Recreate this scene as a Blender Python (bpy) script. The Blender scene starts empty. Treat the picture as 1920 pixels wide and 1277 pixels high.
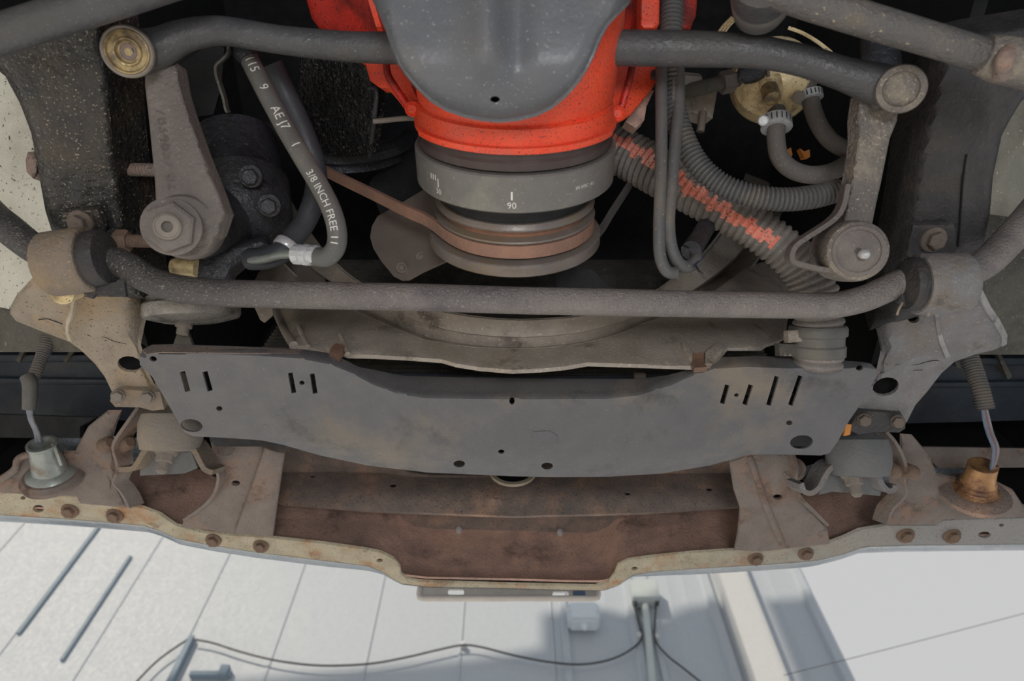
import bpy, bmesh, math, random
from mathutils import Vector, Matrix, geometry, noise
random.seed(7)
SC = bpy.context.scene
COL = SC.collection
RAD = math.radians
# ------------------------------------------------------------------ camera
FPX = 1280.0                      # 24 mm lens on a 36 mm sensor, 1920 px wide
PITCH = RAD(62.0)
cam = bpy.data.cameras.new('camera')
cam.lens = 24.0; cam.sensor_width = 36.0; cam.sensor_fit = 'HORIZONTAL'
cam.clip_start = 0.02; cam.clip_end = 200
cam.dof.use_dof = True; cam.dof.focus_distance = 0.74; cam.dof.aperture_fstop = 6.3
camo = bpy.data.objects.new('camera', cam); COL.objects.link(camo)
camo.location = (0, 0, 0); camo.rotation_euler = (RAD(90) + PITCH, 0, 0)
SC.camera = camo
# ------------------------------------------------------------------ sky, sun, exposure
W = bpy.data.worlds.new('sky'); SC.world = W; W.use_nodes = True
wn = W.node_tree.nodes; wl = W.node_tree.links; wn.clear()
o_ = wn.new('ShaderNodeOutputWorld'); bg = wn.new('ShaderNodeBackground')
tc = wn.new('ShaderNodeTexCoord'); sx = wn.new('ShaderNodeSeparateXYZ'); rp = wn.new('ShaderNodeValToRGB')
rp.color_ramp.elements[0].position = 0.0; rp.color_ramp.elements[0].color = (.60, .60, .60, 1)
rp.color_ramp.elements[1].position = 1.0; rp.color_ramp.elements[1].color = (.46, .55, .68, 1)
e_ = rp.color_ramp.elements.new(.65); e_.color = (.585, .585, .59, 1)
wl.new(tc.outputs['Generated'], sx.inputs[0]); wl.new(sx.outputs['Z'], rp.inputs[0])
wl.new(rp.outputs[0], bg.inputs[0]); bg.inputs[1].default_value = 1.0
wl.new(bg.outputs[0], o_.inputs[0])
SUN_AZ, SUN_EL = RAD(35), RAD(33)          # light travels towards +X +Y and down
sun = bpy.data.lights.new('sun', 'SUN'); sun.energy = 3.05; sun.color = (1.0, .86, .68); sun.angle = RAD(.6)
suno = bpy.data.objects.new('sun', sun); COL.objects.link(suno)
SUN_DIR = Vector((math.sin(SUN_AZ) * math.cos(SUN_EL), math.cos(SUN_AZ) * math.cos(SUN_EL), -math.sin(SUN_EL)))
suno.rotation_euler = SUN_DIR.to_track_quat('-Z', 'Y').to_euler()
suno.location = (-6, -6, 9)
fill = bpy.data.lights.new('fill_light', 'AREA'); fill.shape = 'DISK'; fill.size = .30; fill.energy = 4.5; fill.color = (.95, .97, 1.0)   # unseen lamp added under the engine to brighten its orange
fillo = bpy.data.objects.new('fill_light', fill); COL.objects.link(fillo)
fillo.location = (.10, -.42, -.44); fillo.rotation_euler = (Vector((0, .22, .66)) - fillo.location).to_track_quat('-Z', 'Y').to_euler()
SC.view_settings.view_transform = 'Standard'; SC.view_settings.look = 'None'
SC.view_settings.gamma = 1.0; SC.view_settings.use_curve_mapping = False
SC.view_settings.exposure = 0.0
# ------------------------------------------------------------------ measuring helpers
CF = Vector((0, math.cos(PITCH), math.sin(PITCH))); CU = Vector((0, -math.sin(PITCH), math.cos(PITCH))); CR = Vector((1, 0, 0))
def ray(px, py): return CF + CR * ((px - 960) / FPX) - CU * ((py - 638.5) / FPX)
def P(px, py, d):
    if callable(d): d = d(px, py)
    return ray(px, py) * d
def TZ(z0, s=.1): return lambda x, y: z0 / (ray(x, y).z - s * ray(x, y).y)      # plane z = z0 + s*y (the car stands nose-up)
def VY(y0, s=0.): return lambda x, y: y0 / (ray(x, y).y - s * ray(x, y).z)      # plane y = y0 + s*z
def DP(a, b, c):                                                               # plane through three (px,py,depth)
    M = Matrix(((a[0], a[1], 1), (b[0], b[1], 1), (c[0], c[1], 1))).inverted()
    k = M @ Vector((1 / a[2], 1 / b[2], 1 / c[2]))
    return lambda x, y: 1 / (k[0] * x + k[1] * y + k[2])
def sm(a, b, x):
    t = max(0., min(1., (x - a) / (b - a))); return t * t * (3 - 2 * t)
def interp(pts, x):
    if x <= pts[0][0]: return pts[0][1]
    for (a, b), (c, d) in zip(pts, pts[1:]):
        if x <= c: return b + (d - b) * (x - a) / (c - a)
    return pts[-1][1]
def catmull(p, n=6, closed=False):
    p = [Vector(q) for q in p]; N = len(p)
    if N < 3: return [p[0].lerp(p[-1], i / n) for i in range(n + 1)]
    out = []
    for i in range(N if closed else N - 1):
        if closed: a, b, c, d = p[i - 1], p[i], p[(i + 1) % N], p[(i + 2) % N]
        else: a, b, c, d = p[max(i - 1, 0)], p[i], p[i + 1], p[min(i + 2, N - 1)]
        for k in range(n):
            t = k / n
            out.append(.5 * (2 * b + (c - a) * t + (2 * a - 5 * b + 4 * c - d) * t * t + (3 * b - a - 3 * c + d) * t ** 3))
    if not closed: out.append(p[-1].copy())
    return out
def resample(p, n):
    L = [0.]
    for a, b in zip(p, p[1:]): L.append(L[-1] + (b - a).length)
    out = []; j = 0
    for i in range(n):
        s = L[-1] * i / (n - 1)
        while j < len(L) - 2 and L[j + 1] < s: j += 1
        seg = L[j + 1] - L[j]
        out.append(p[j].lerp(p[j + 1], (s - L[j]) / seg if seg > 1e-9 else 0))
    return out
# ------------------------------------------------------------------ object helpers
def thing(name, label, cat, loc, group=None):
    o = bpy.data.objects.new(name, None); COL.objects.link(o); o.location = loc
    o.empty_display_size = .02
    o['label'] = label; o['category'] = cat
    if group: o['group'] = group
    return o
def tag(o, label, cat, group=None):
    o['label'] = label; o['category'] = cat
    if group: o['group'] = group
    return o
WLOC = {}
def link(name, me, mat, parent=None, sharp=38, label=None):
    c = Vector((0, 0, 0))
    for v in me.vertices: c += v.co
    c /= max(1, len(me.vertices))
    me.transform(Matrix.Translation(-c))
    o = bpy.data.objects.new(name, me); COL.objects.link(o)
    for m in (mat if isinstance(mat, (list, tuple)) else [mat]): me.materials.append(m)
    me.polygons.foreach_set('use_smooth', [True] * len(me.polygons))
    me.set_sharp_from_angle(angle=RAD(sharp))
    o.location = c
    if parent is not None:
        o.parent = parent
        o.matrix_parent_inverse = Matrix.Translation(-(WLOC.get(parent.name, parent.location)))
    WLOC[o.name] = c.copy()
    if label: o['label'] = label
    return o
def fin(name, bm, mat, parent=None, sharp=38, label=None, recalc=True):
    if recalc: bmesh.ops.recalc_face_normals(bm, faces=bm.faces)
    me = bpy.data.meshes.new(name); bm.to_mesh(me); bm.free()
    return link(name, me, mat, parent, sharp, label)
# --- sheet: outline in photo pixels laid on a real surface (depth function), given thickness, holes, rounded edge
def inside(p, poly):
    x, y = p; c = False; j = len(poly) - 1
    for i in range(len(poly)):
        xi, yi = poly[i]; xj, yj = poly[j]
        if (yi > y) != (yj > y) and x < (xj - xi) * (y - yi) / (yj - yi) + xi: c = not c
        j = i
    return c
def edist(p, poly):
    m = 1e9; x, y = p
    for i in range(len(poly)):
        ax, ay = poly[i - 1]; bx, by = poly[i]
        dx, dy = bx - ax, by - ay; L = dx * dx + dy * dy
        t = 0 if L < 1e-9 else max(0, min(1, ((x - ax) * dx + (y - ay) * dy) / L))
        m = min(m, (x - ax - t * dx) ** 2 + (y - ay - t * dy) ** 2)
    return math.sqrt(m)
def ell(cx, cy, rx, ry, rot=0, n=14):
    c, s = math.cos(RAD(rot)), math.sin(RAD(rot)); o = []
    for i in range(n):
        a = 2 * math.pi * i / n; u, v = rx * math.cos(a), ry * math.sin(a)
        o.append((cx + u * c - v * s, cy + u * s + v * c))
    return o
def quad(x0, y0, x1, y1, w):        # slanted slot
    dx, dy = x1 - x0, y1 - y0; L = math.hypot(dx, dy); nx, ny = -dy / L * w / 2, dx / L * w / 2
    return [(x0 + nx, y0 + ny), (x1 + nx, y1 + ny), (x1 - nx, y1 - ny), (x0 - nx, y0 - ny)]
def dens(poly, step, smooth):
    if smooth: poly = [(q.x, q.y) for q in catmull([(x, y, 0) for x, y in poly], 5, True)]
    out = []
    for i in range(len(poly)):
        a, b = poly[i - 1], poly[i]; n = max(1, int(math.hypot(b[0] - a[0], b[1] - a[1]) / step))
        for k in range(n): out.append((a[0] + (b[0] - a[0]) * k / n, a[1] + (b[1] - a[1]) * k / n))
    r = []
    for q in out:
        if not r or math.hypot(q[0] - r[-1][0], q[1] - r[-1][1]) > 1.0: r.append(q)
    if math.hypot(r[0][0] - r[-1][0], r[0][1] - r[-1][1]) < 1.0: r.pop()
    return r
def sheet_bm(outline, D, th, holes=(), step=22, smooth=False, rnd=0, rz=0., off=None, rough=0., lines=()):
    poly = dens(outline, step, smooth)
    hp = [dens(h, 9, False) for h in holes]
    pts = list(poly); eds = [(i, (i + 1) % len(poly)) for i in range(len(poly))]
    for h in hp:
        b = len(pts); pts += h; eds += [(b + i, b + (i + 1) % len(h)) for i in range(len(h))]
    lp = []
    for l in lines:                                        # crease lines the mesh must follow
        q = [(v.x, v.y) for v in resample([Vector((a, b, 0)) for a, b in l], max(3, int(abs(l[-1][0] - l[0][0]) / step)))]
        q = [v for v in q if inside(v, poly) and edist(v, poly) > 3 and all(not inside(v, h) for h in hp)]
        b = len(pts); pts += q; lp += q; eds += [(b + i, b + i + 1) for i in range(len(q) - 1)]
    xs = [q[0] for q in poly]; ys = [q[1] for q in poly]
    y = min(ys) + step * .5; r = 0
    while y < max(ys):
        x = min(xs) + (step * .5 if r % 2 else 0)
        while x < max(xs):
            if inside((x, y), poly) and edist((x, y), poly) > step * .45 and all(not inside((x, y), h) and edist((x, y), h) > 5 for h in hp) and all((x - a) ** 2 + (y - b) ** 2 > 9 for a, b in lp):
                pts.append((x, y))
            x += step
        y += step * .87; r += 1
    if rnd:
        for w in (rnd * .25, rnd * .6):                      # rings following the rounded edge
            for i in range(len(poly)):
                a, b = Vector(poly[i - 1]), Vector(poly[(i + 1) % len(poly)]); t = (b - a)
                if t.length < 1e-6: continue
                t.normalize(); n = Vector((-t.y, t.x))
                for s in (1, -1):
                    q = Vector(poly[i]) + n * w * s
                    if inside(q, poly) and edist(q, poly) > w * .9: pts.append((q.x, q.y)); break
    vs, _, fs, _, _, _ = geometry.delaunay_2d_cdt([Vector(q) for q in pts], eds, [], 0, 1e-4)
    tri = []
    for f in fs:
        c = ((vs[f[0]].x + vs[f[1]].x + vs[f[2]].x) / 3, (vs[f[0]].y + vs[f[1]].y + vs[f[2]].y) / 3)
        if inside(c, poly) and not any(inside(c, h) for h in hp): tri.append(f)
    used = sorted({i for f in tri for i in f}); mp = {}
    bm = bmesh.new()
    F = []; B = []
    for i in used:
        v = vs[i]; p = D(v.x, v.y)
        if not isinstance(p, Vector): p = ray(v.x, v.y) * p
        F.append(p); mp[i] = len(F) - 1
    if off is None:
        n = Vector((0, 0, 0))
        for f in tri:
            a, b, c = (F[mp[k]] for k in f); q = (b - a).cross(c - a)
            n += q if q.dot(a) > 0 else -q
        off = n.normalized() * th
    for k, i in enumerate(used):
        v = vs[i]; p = F[k].copy()
        if rnd:
            e = min(edist((v.x, v.y), poly) / rnd, 1)
            F[k] = p + p.normalized() * (rz * (1 - math.sqrt(max(0, 1 - (1 - e) ** 2))))
        if rough: F[k] = F[k] + F[k].normalized() * rough * noise.noise(F[k] * 60)
        B.append(p + off)
    fv = [bm.verts.new(p) for p in F]; bv = [bm.verts.new(p) for p in B]
    ec = {}
    for f in tri:
        a, b, c = (mp[k] for k in f)
        bm.faces.new((fv[a], fv[b], fv[c])); bm.faces.new((bv[c], bv[b], bv[a]))
        for u, w in ((a, b), (b, c), (c, a)): ec.setdefault((min(u, w), max(u, w)), []).append((u, w))
    for k, l in ec.items():
        if len(l) == 1:
            u, w = l[0]; bm.faces.new((fv[w], fv[u], bv[u], bv[w]))
    return bm
def sheet(name, outline, D, th, mat, parent=None, label=None, sharp=40, **k):
    return fin(name, sheet_bm(outline, D, th, **k), mat, parent, sharp, label)
# --- loft: strip surface through rows of points, with thickness
def loft_bm(rows, th=.003, n=40, smooth=True, bm=None, flip=False):
    g = []
    for r in rows: g.append(resample(catmull(r, 6) if smooth else [Vector(q) for q in r], n))
    bm = bm or bmesh.new(); m = len(g)
    N = [[None] * n for _ in g]
    for i in range(m):
        for j in range(n):
            du = g[i][min(j + 1, n - 1)] - g[i][max(j - 1, 0)]; dv = g[min(i + 1, m - 1)][j] - g[max(i - 1, 0)][j]
            q = du.cross(dv); q = q.normalized() if q.length > 1e-12 else Vector((0, 0, 1))
            N[i][j] = -q if flip else q
    a = [[bm.verts.new(g[i][j]) for j in range(n)] for i in range(m)]
    b = [[bm.verts.new(g[i][j] + N[i][j] * th) for j in range(n)] for i in range(m)]
    for i in range(m - 1):
        for j in range(n - 1):
            bm.faces.new((a[i][j], a[i][j + 1], a[i + 1][j + 1], a[i + 1][j])); bm.faces.new((b[i][j], b[i + 1][j], b[i + 1][j + 1], b[i][j + 1]))
    for j in range(n - 1):
        bm.faces.new((a[0][j], b[0][j], b[0][j + 1], a[0][j + 1])); bm.faces.new((a[-1][j], a[-1][j + 1], b[-1][j + 1], b[-1][j]))
    for i in range(m - 1):
        bm.faces.new((a[i][0], a[i + 1][0], b[i + 1][0], b[i][0])); bm.faces.new((a[i][-1], b[i][-1], b[i + 1][-1], a[i + 1][-1]))
    return bm
def loft(name, rows, mat, parent=None, th=.003, n=40, smooth=True, sharp=50, label=None, flip=False):
    return fin(name, loft_bm(rows, th, n, smooth, None, flip), mat, parent, sharp, label)
# --- tubes
def frames(p):
    T = []
    for i in range(len(p)):
        t = p[min(i + 1, len(p) - 1)] - p[max(i - 1, 0)]; T.append(t.normalized() if t.length > 1e-9 else Vector((0, 0, 1)))
    n = (-p[0]); n = n - T[0] * n.dot(T[0])
    if n.length < 1e-6: n = T[0].orthogonal()
    n.normalize(); out = []
    for i in range(len(p)):
        n = n - T[i] * n.dot(T[i]); n.normalize(); out.append((T[i], n.copy(), T[i].cross(n)))
    return out
def tube_bm(pts, r, seg=16, n=8, smooth=True, corr=None, bm=None, flat=1., slot=None, cap=True):
    p = catmull(pts, n) if smooth else [Vector(q) for q in pts]
    m = len(p)
    if isinstance(r, (list, tuple)):
        K = len(r) - 1; rr = [interp(list(zip([i / K for i in range(K + 1)], r)), i / (m - 1)) for i in range(m)]
    else: rr = [r] * m
    if corr:                                   # corrugated: (pitch, depth)
        L = sum((b - a).length for a, b in zip(p, p[1:])); M = int(L / corr[0] * 6); q = resample(p, M)
        rr = [rr[min(int(i / M * m), m - 1)] - corr[1] * (.5 - .5 * math.cos(2 * math.pi * i / 6)) ** 2 for i in range(M)]
        p = q; m = M
    fr = frames(p); bm = bm or bmesh.new(); R = []
    for i in range(m):
        t, a, b = fr[i]
        R.append([bm.verts.new(p[i] + (a * math.cos(2 * math.pi * k / seg) + b * math.sin(2 * math.pi * k / seg) * flat) * rr[i]) for k in range(seg)])
    for i in range(m - 1):
        for k in range(seg):
            f = bm.faces.new((R[i][k], R[i][(k + 1) % seg], R[i + 1][(k + 1) % seg], R[i + 1][k]))
            if slot and slot(i / (m - 1), ((k + .5) / seg * 360 + 180) % 360 - 180): f.material_index = 1
    if cap: bm.faces.new(R[0][::-1]); bm.faces.new(R[-1])
    return bm
def tube(name, pts, r, mat, parent=None, label=None, sharp=45, **k):
    return fin(name, tube_bm(pts, r, **k), mat, parent, sharp, label)
def px(*l): return [P(*q) for q in l]
# --- lathe
def axes(ax):
    ax = ax.normalized(); a = ax.orthogonal().normalized() if abs(ax.x) > .9 else (CR - ax * ax.x).normalized()
    return ax, a, ax.cross(a)
def lathe_bm(o, ax, prof, seg=40, a0=0, a1=360, bm=None, cap=True):
    ax, a, b = axes(ax); bm = bm or bmesh.new(); full = abs(a1 - a0) >= 360; n = seg if full else seg + 1; R = []
    for s, r in prof:
        if r < 1e-6: R.append([bm.verts.new(o + ax * s)] * n); continue
        R.append([bm.verts.new(o + ax * s + (a * math.cos(RAD(a0 + (a1 - a0) * k / seg)) + b * math.sin(RAD(a0 + (a1 - a0) * k / seg))) * r) for k in range(n)])
    for i in range(len(R) - 1):
        for k in range(seg):
            q = [R[i][k], R[i][(k + 1) % n], R[i + 1][(k + 1) % n], R[i + 1][k]]; u = []
            for v in q:
                if v not in u: u.append(v)
            if len(u) > 2:
                try: bm.faces.new(u)
                except ValueError: pass
    if cap:
        for l in (R[0], R[-1]):
            if full and len(set(l)) > 2:
                try: bm.faces.new(l)
                except ValueError: pass
    return bm
def lathe(name, o, ax, prof, mat, parent=None, label=None, sharp=35, **k):
    return fin(name, lathe_bm(o, ax, prof, **k), mat, parent, sharp, label)
def hexa_bm(o, ax, r, h, bm=None, rot=0., ch=.12):
    ax, a, b = axes(ax); bm = bm or bmesh.new(); R = []
    for s, q in ((0, 1), (h * (1 - ch), 1), (h, .88)):
        R.append([bm.verts.new(o + ax * s + (a * math.cos(k * math.pi / 3 + rot) + b * math.sin(k * math.pi / 3 + rot)) * r * q) for k in range(6)])
    for i in range(2):
        for k in range(6): bm.faces.new((R[i][k], R[i][(k + 1) % 6], R[i + 1][(k + 1) % 6], R[i + 1][k]))
    bm.faces.new(R[0][::-1]); bm.faces.new(R[2]); return bm
def bolt(pos, ax, r, mat, parent, name='bolt', h=None, washer=1.45, label=None, shank=0):
    h = h or r * 1.1; ax = ax.normalized(); bm = bmesh.new()
    lathe_bm(pos - ax * r * .3, ax, [(0, r * washer), (r * .45, r * washer), (r * .6, r * washer * .93)], 20, bm=bm)
    hexa_bm(pos + ax * r * .28, ax, r, h, bm, random.random())
    if shank: lathe_bm(pos + ax * (h + r * .2), ax, [(0, r * .55), (shank, r * .55), (shank + r * .1, r * .45)], 14, bm=bm)
    return fin(name, bm, mat, parent, 30, label)
def box_bm(lo, hi, bm=None, bev=0.):
    bm = bm or bmesh.new(); M = Matrix.Translation((Vector(lo) + Vector(hi)) / 2) @ Matrix.Diagonal((hi[0] - lo[0], hi[1] - lo[1], hi[2] - lo[2], 1))
    q = bmesh.ops.create_cube(bm, size=1, matrix=M)
    if bev: bmesh.ops.bevel(bm, geom=list({e for v in q['verts'] for e in v.link_edges}), offset=bev, segments=2, affect='EDGES')
    return bm
def box(name, lo, hi, mat, parent=None, bev=0., label=None): return fin(name, box_bm(lo, hi, None, bev), mat, parent, 35, label)
def facing(p, k=.6): return (-p.normalized() * k + Vector((0, 0, -1)) * (1 - k)).normalized()
# --- writing: font outlines turned to real thin meshes and laid on a surface
def text_mesh(s, size, cuts=0):
    cu = bpy.data.curves.new('writing', 'FONT'); cu.body = s; cu.size = size; cu.align_x = 'CENTER'; cu.align_y = 'CENTER'; cu.resolution_u = 2
    ob = bpy.data.objects.new('writing', cu); COL.objects.link(ob); bpy.context.view_layer.update()
    me = bpy.data.meshes.new_from_object(ob.evaluated_get(bpy.context.evaluated_depsgraph_get()))
    bm = bmesh.new(); bm.from_mesh(me); bmesh.ops.triangulate(bm, faces=bm.faces)
    if cuts: bmesh.ops.subdivide_edges(bm, edges=bm.edges, cuts=cuts, use_grid_fill=True); bmesh.ops.triangulate(bm, faces=bm.faces)
    bpy.data.objects.remove(ob); bpy.data.curves.remove(cu); bpy.data.meshes.remove(me)
    return bm
def writing(s, size, F, mat, parent, name='lettering', label=None, cuts=0):
    bm = text_mesh(s, size, cuts)
    for v in bm.verts: v.co = F(v.co.x, v.co.y)
    return fin(name, bm, mat, parent, 30, label, recalc=False)
# ------------------------------------------------------------------ materials
def lin(c):
    c /= 255.; return c / 12.92 if c < .04045 else ((c + .055) / 1.055) ** 2.4
def L3(c): return tuple(lin(v) for v in c) + (1,)
MATS = {}
def mat(name, c, c2=None, rough=.65, metal=0., scale=35., dirt=None, damt=.5, dscale=9., speck=None, samt=.63, sscale=420., bump=.25, bscale=260., spec=.5, dark=None, kamt=.62, kscale=16., gx=None):
    """c base, c2 mottling, dirt = broad patches, speck = fine grit; colours are sRGB 0-255"""
    m = bpy.data.materials.new(name); m.use_nodes = True; nt = m.node_tree; N = nt.nodes; K = nt.links
    b = N['Principled BSDF']; t = N.new('ShaderNodeTexCoord')
    def nz(sc, det=4., ro=.6):
        n = N.new('ShaderNodeTexNoise'); n.inputs['Scale'].default_value = sc; n.inputs['Detail'].default_value = det; n.inputs['Roughness'].default_value = ro
        K.new(t.outputs['Object'], n.inputs['Vector']); return n
    def mix(f, a, bb):
        x = N.new('ShaderNodeMix'); x.data_type = 'RGBA'
        K.new(f, x.inputs[0])
        if isinstance(a, tuple): x.inputs[6].default_value = a
        else: K.new(a, x.inputs[6])
        x.inputs[7].default_value = bb; return x.outputs[2]
    def ramp(src, lo, hi):
        r = N.new('ShaderNodeMapRange'); r.inputs[1].default_value = lo; r.inputs[2].default_value = hi; K.new(src, r.inputs[0]); return r.outputs[0]
    col = mix(ramp(nz(scale).outputs[0], .35, .65), L3(c), L3(c2 or tuple(min(255, v * 1.25) for v in c)))
    if dirt: col = mix(ramp(nz(dscale, 8., .68).outputs[0], damt - .06, damt + .10), col, L3(dirt))
    if dark: col = mix(ramp(nz(kscale, 9., .72).outputs[0], kamt - .05, kamt + .07), col, L3(dark))
    if gx:
        s = N.new('ShaderNodeSeparateXYZ'); K.new(t.outputs['Object'], s.inputs[0]); col = mix(ramp(s.outputs[0], gx[1], gx[2]), col, L3(gx[0]))
    if speck: col = mix(ramp(nz(sscale, 2., .6).outputs[0], samt - .055, samt + .0), col, L3(speck))
    K.new(col, b.inputs['Base Color']); b.inputs['Roughness'].default_value = rough; b.inputs['Metallic'].default_value = metal
    b.inputs['Specular IOR Level'].default_value = spec
    rr = ramp(nz(scale * 1.7).outputs[0], .3, .7); ma = N.new('ShaderNodeMath'); ma.operation = 'MULTIPLY_ADD'
    K.new(rr, ma.inputs[0]); ma.inputs[1].default_value = .22; ma.inputs[2].default_value = max(.05, rough - .11); K.new(ma.outputs[0], b.inputs['Roughness'])
    if bump:
        bn = N.new('ShaderNodeBump'); bn.inputs['Strength'].default_value = bump; bn.inputs['Distance'].default_value = .004
        K.new(nz(bscale, 3.).outputs[0], bn.inputs['Height']); K.new(bn.outputs[0], b.inputs['Normal'])
    MATS[name] = m; return m
# grimy undercarriage materials
m_rail = mat('grimy black rail paint', (58, 57, 59), (68, 66, 67), .55, dirt=(80, 74, 69), damt=.60, dscale=7, speck=(116, 108, 100), samt=.735, bump=.5, bscale=180)
m_railL = mat('tarry rail grime', (46, 46, 48), (58, 56, 54), .36, dirt=(74, 67, 58), damt=.55, dscale=8, speck=(160, 150, 130), samt=.68, bump=.9, bscale=110)
m_horn = mat('dusty tan frame paint', (170, 157, 140), (150, 139, 127), .8, dark=(96, 86, 78), kamt=.63, kscale=22, dirt=(178, 154, 122), damt=.54, dscale=10, speck=(90, 80, 72), samt=.69, bump=.5)
m_hornR = mat('dusty grey frame paint', (138, 136, 138), (122, 119, 119), .6, dark=(78, 74, 74), kamt=.64, kscale=24, dirt=(140, 128, 116), damt=.58, dscale=12, speck=(170, 165, 165), samt=.7, bump=.6, bscale=150)
m_clip2 = mat('pale weld bead', (206, 194, 174), (186, 172, 152), .7, bump=.6)
m_worn = mat('worn pale paint', (176, 174, 174), (150, 147, 147), .55, dark=(116, 112, 112), kamt=.56, kscale=60, bump=.5)
m_clampL = mat('brown grey clamp paint', (146, 132, 118), (128, 117, 107), .7, dirt=(158, 138, 112), damt=.57, dscale=14, speck=(176, 160, 140), samt=.7, bump=.5)
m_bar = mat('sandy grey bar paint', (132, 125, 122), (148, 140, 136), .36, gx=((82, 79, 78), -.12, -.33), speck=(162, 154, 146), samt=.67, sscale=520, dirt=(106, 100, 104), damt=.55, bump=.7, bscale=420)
m_link = mat('grey steering steel', (78, 78, 81), (90, 90, 92), .42, dirt=(84, 82, 80), damt=.55, speck=(128, 122, 116), samt=.72, bump=.3)
m_tie = mat('gritty tie rod steel', (98, 96, 94), (108, 104, 101), .5, dirt=(124, 114, 100), damt=.6, dscale=18, speck=(176, 162, 138), samt=.715, sscale=260, bump=.6)
m_arm = mat('brown grey cast steel', (130, 121, 115), (120, 113, 109), .6, dirt=(112, 104, 100), damt=.52, speck=(160, 150, 140), samt=.72, bump=.45, bscale=300)
m_idler = mat('scabby cast steel', (112, 106, 102), (130, 122, 114), .65, dirt=(158, 148, 132), damt=.58, dscale=26, speck=(180, 170, 155), samt=.68, bump=.8, bscale=200)
m_plate = mat('grey painted sheet', (106, 106, 109), (114, 113, 115), .45, dark=(90, 88, 88), kamt=.62, kscale=10, dirt=(138, 128, 116), damt=.58, dscale=6, speck=(150, 142, 132), samt=.745, sscale=380, bump=.18)
m_xmem = mat('satin grey crossmember paint', (106, 108, 113), (112, 114, 119), .40, dirt=(118, 116, 116), damt=.6, dscale=10, speck=(165, 163, 160), samt=.71, bump=.12)
m_shroud = mat('dusty brown plastic', (178, 167, 155), (158, 149, 140), .5, dark=(108, 98, 90), kamt=.6, kscale=14, dirt=(170, 157, 140), damt=.57, dscale=9, speck=(205, 195, 180), samt=.685, sscale=300, bump=.25)
m_red = mat('engine orange paint', (255, 96, 62), (255, 82, 52), .42, dirt=(224, 96, 76), damt=.56, dscale=14, speck=(134, 58, 48), samt=.665, sscale=620, bump=.15)
m_redD = mat('darker orange paint', (216, 54, 40), (196, 48, 36), .5, dirt=(104, 26, 20), damt=.52, dscale=12, speck=(90, 40, 34), samt=.66, bump=.2)  # darker, mottled copy of the engine orange
m_damp = mat('turned grey steel', (130, 127, 123), (120, 118, 115), .42, metal=.15, dirt=(148, 144, 132), damt=.6, dscale=14, speck=(170, 165, 150), samt=.72, bump=.08)
m_pul = mat('brown worn pulley steel', (142, 131, 125), (126, 118, 115), .38, metal=.2, dirt=(140, 124, 104), damt=.55, dscale=16, bump=.1)
m_edge = mat('polished pulley edge', (176, 172, 170), (150, 146, 144), .3, metal=.5, bump=.05)
m_groove = mat('rusty groove', (156, 112, 88), (124, 94, 80), .7, bump=.3)
m_dark = mat('shadow black paint', (34, 35, 38), (44, 45, 48), .7, bump=.2)
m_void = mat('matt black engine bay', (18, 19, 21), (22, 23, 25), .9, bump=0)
m_gear = mat('oily dark casting', (46, 46, 50), (58, 57, 58), .45, dirt=(58, 60, 68), damt=.52, dscale=18, speck=(130, 125, 118), samt=.71, bump=.5, bscale=160)
m_oil = mat('wet black tar', (24, 24, 26), (32, 31, 31), .25, bump=1.0, bscale=170, speck=(90, 84, 76), samt=.66, sscale=300)
m_rub = mat('grey rubber hose', (100, 99, 97), (110, 108, 105), .55, dirt=(120, 116, 104), damt=.6, dscale=14, speck=(150, 146, 138), samt=.73, bump=.1)
m_rubD = mat('black rubber hose', (62, 64, 70), (72, 74, 80), .5, bump=.1)
m_rubB = mat('brown grey fuel hose', (116, 110, 104), (106, 101, 97), .7, speck=(150, 142, 132), samt=.7, bump=.15)
m_loom = mat('grey loom conduit', (92, 92, 93), (104, 102, 100), .6, dirt=(116, 108, 98), damt=.58, dscale=20, speck=(150, 142, 132), samt=.72, bump=.15)
m_rhose = mat('dusty corrugated rubber', (146, 139, 134), (124, 119, 116), .75, dirt=(136, 126, 116), damt=.55, dscale=16, speck=(170, 160, 150), samt=.68, bump=.4)
m_stripe = mat('orange overspray', (255, 150, 128), (248, 176, 158), .7, dirt=(150, 110, 96), damt=.60, dscale=40, speck=(140, 112, 104), samt=.64, bump=.4)
m_gold = mat('gold zinc plating', (246, 226, 182), (238, 212, 160), .4, metal=.12, dirt=(120, 96, 66), damt=.6, dscale=22, speck=(80, 60, 44), samt=.70, bump=.15)
m_brass = mat('brassy stud cap', (186, 166, 122), (166, 144, 106), .35, metal=.3, dirt=(112, 98, 80), damt=.53, dscale=60, bump=.25)
m_zinc = mat('bright zinc', (222, 223, 224), (200, 201, 204), .3, metal=.3, bump=.1)
m_white = mat('white print', (240, 236, 228), (230, 226, 218), .6, bump=0)
m_etch = mat('pale etched mark', (244, 242, 236), (236, 232, 226), .6, bump=0)
m_rust = mat('brown rusted bumper back', (228, 188, 170), (206, 170, 154), .8, dark=(140, 116, 108), kamt=.60, kscale=12, dirt=(184, 156, 146), damt=.56, dscale=9, speck=(170, 120, 96), samt=.68, bump=.5)
m_rustD = mat('dark rusted steel', (150, 133, 124), (126, 115, 110), .8, dirt=(186, 152, 132), damt=.58, dscale=11, speck=(60, 52, 52), samt=.68, bump=.4)
m_rustG = mat('greying rusted bracket', (140, 129, 122), (126, 116, 111), .75, dirt=(150, 118, 98), damt=.57, dscale=12, dark=(84, 74, 70), kamt=.60, kscale=14, speck=(110, 90, 82), samt=.69, bump=.35)
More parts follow.
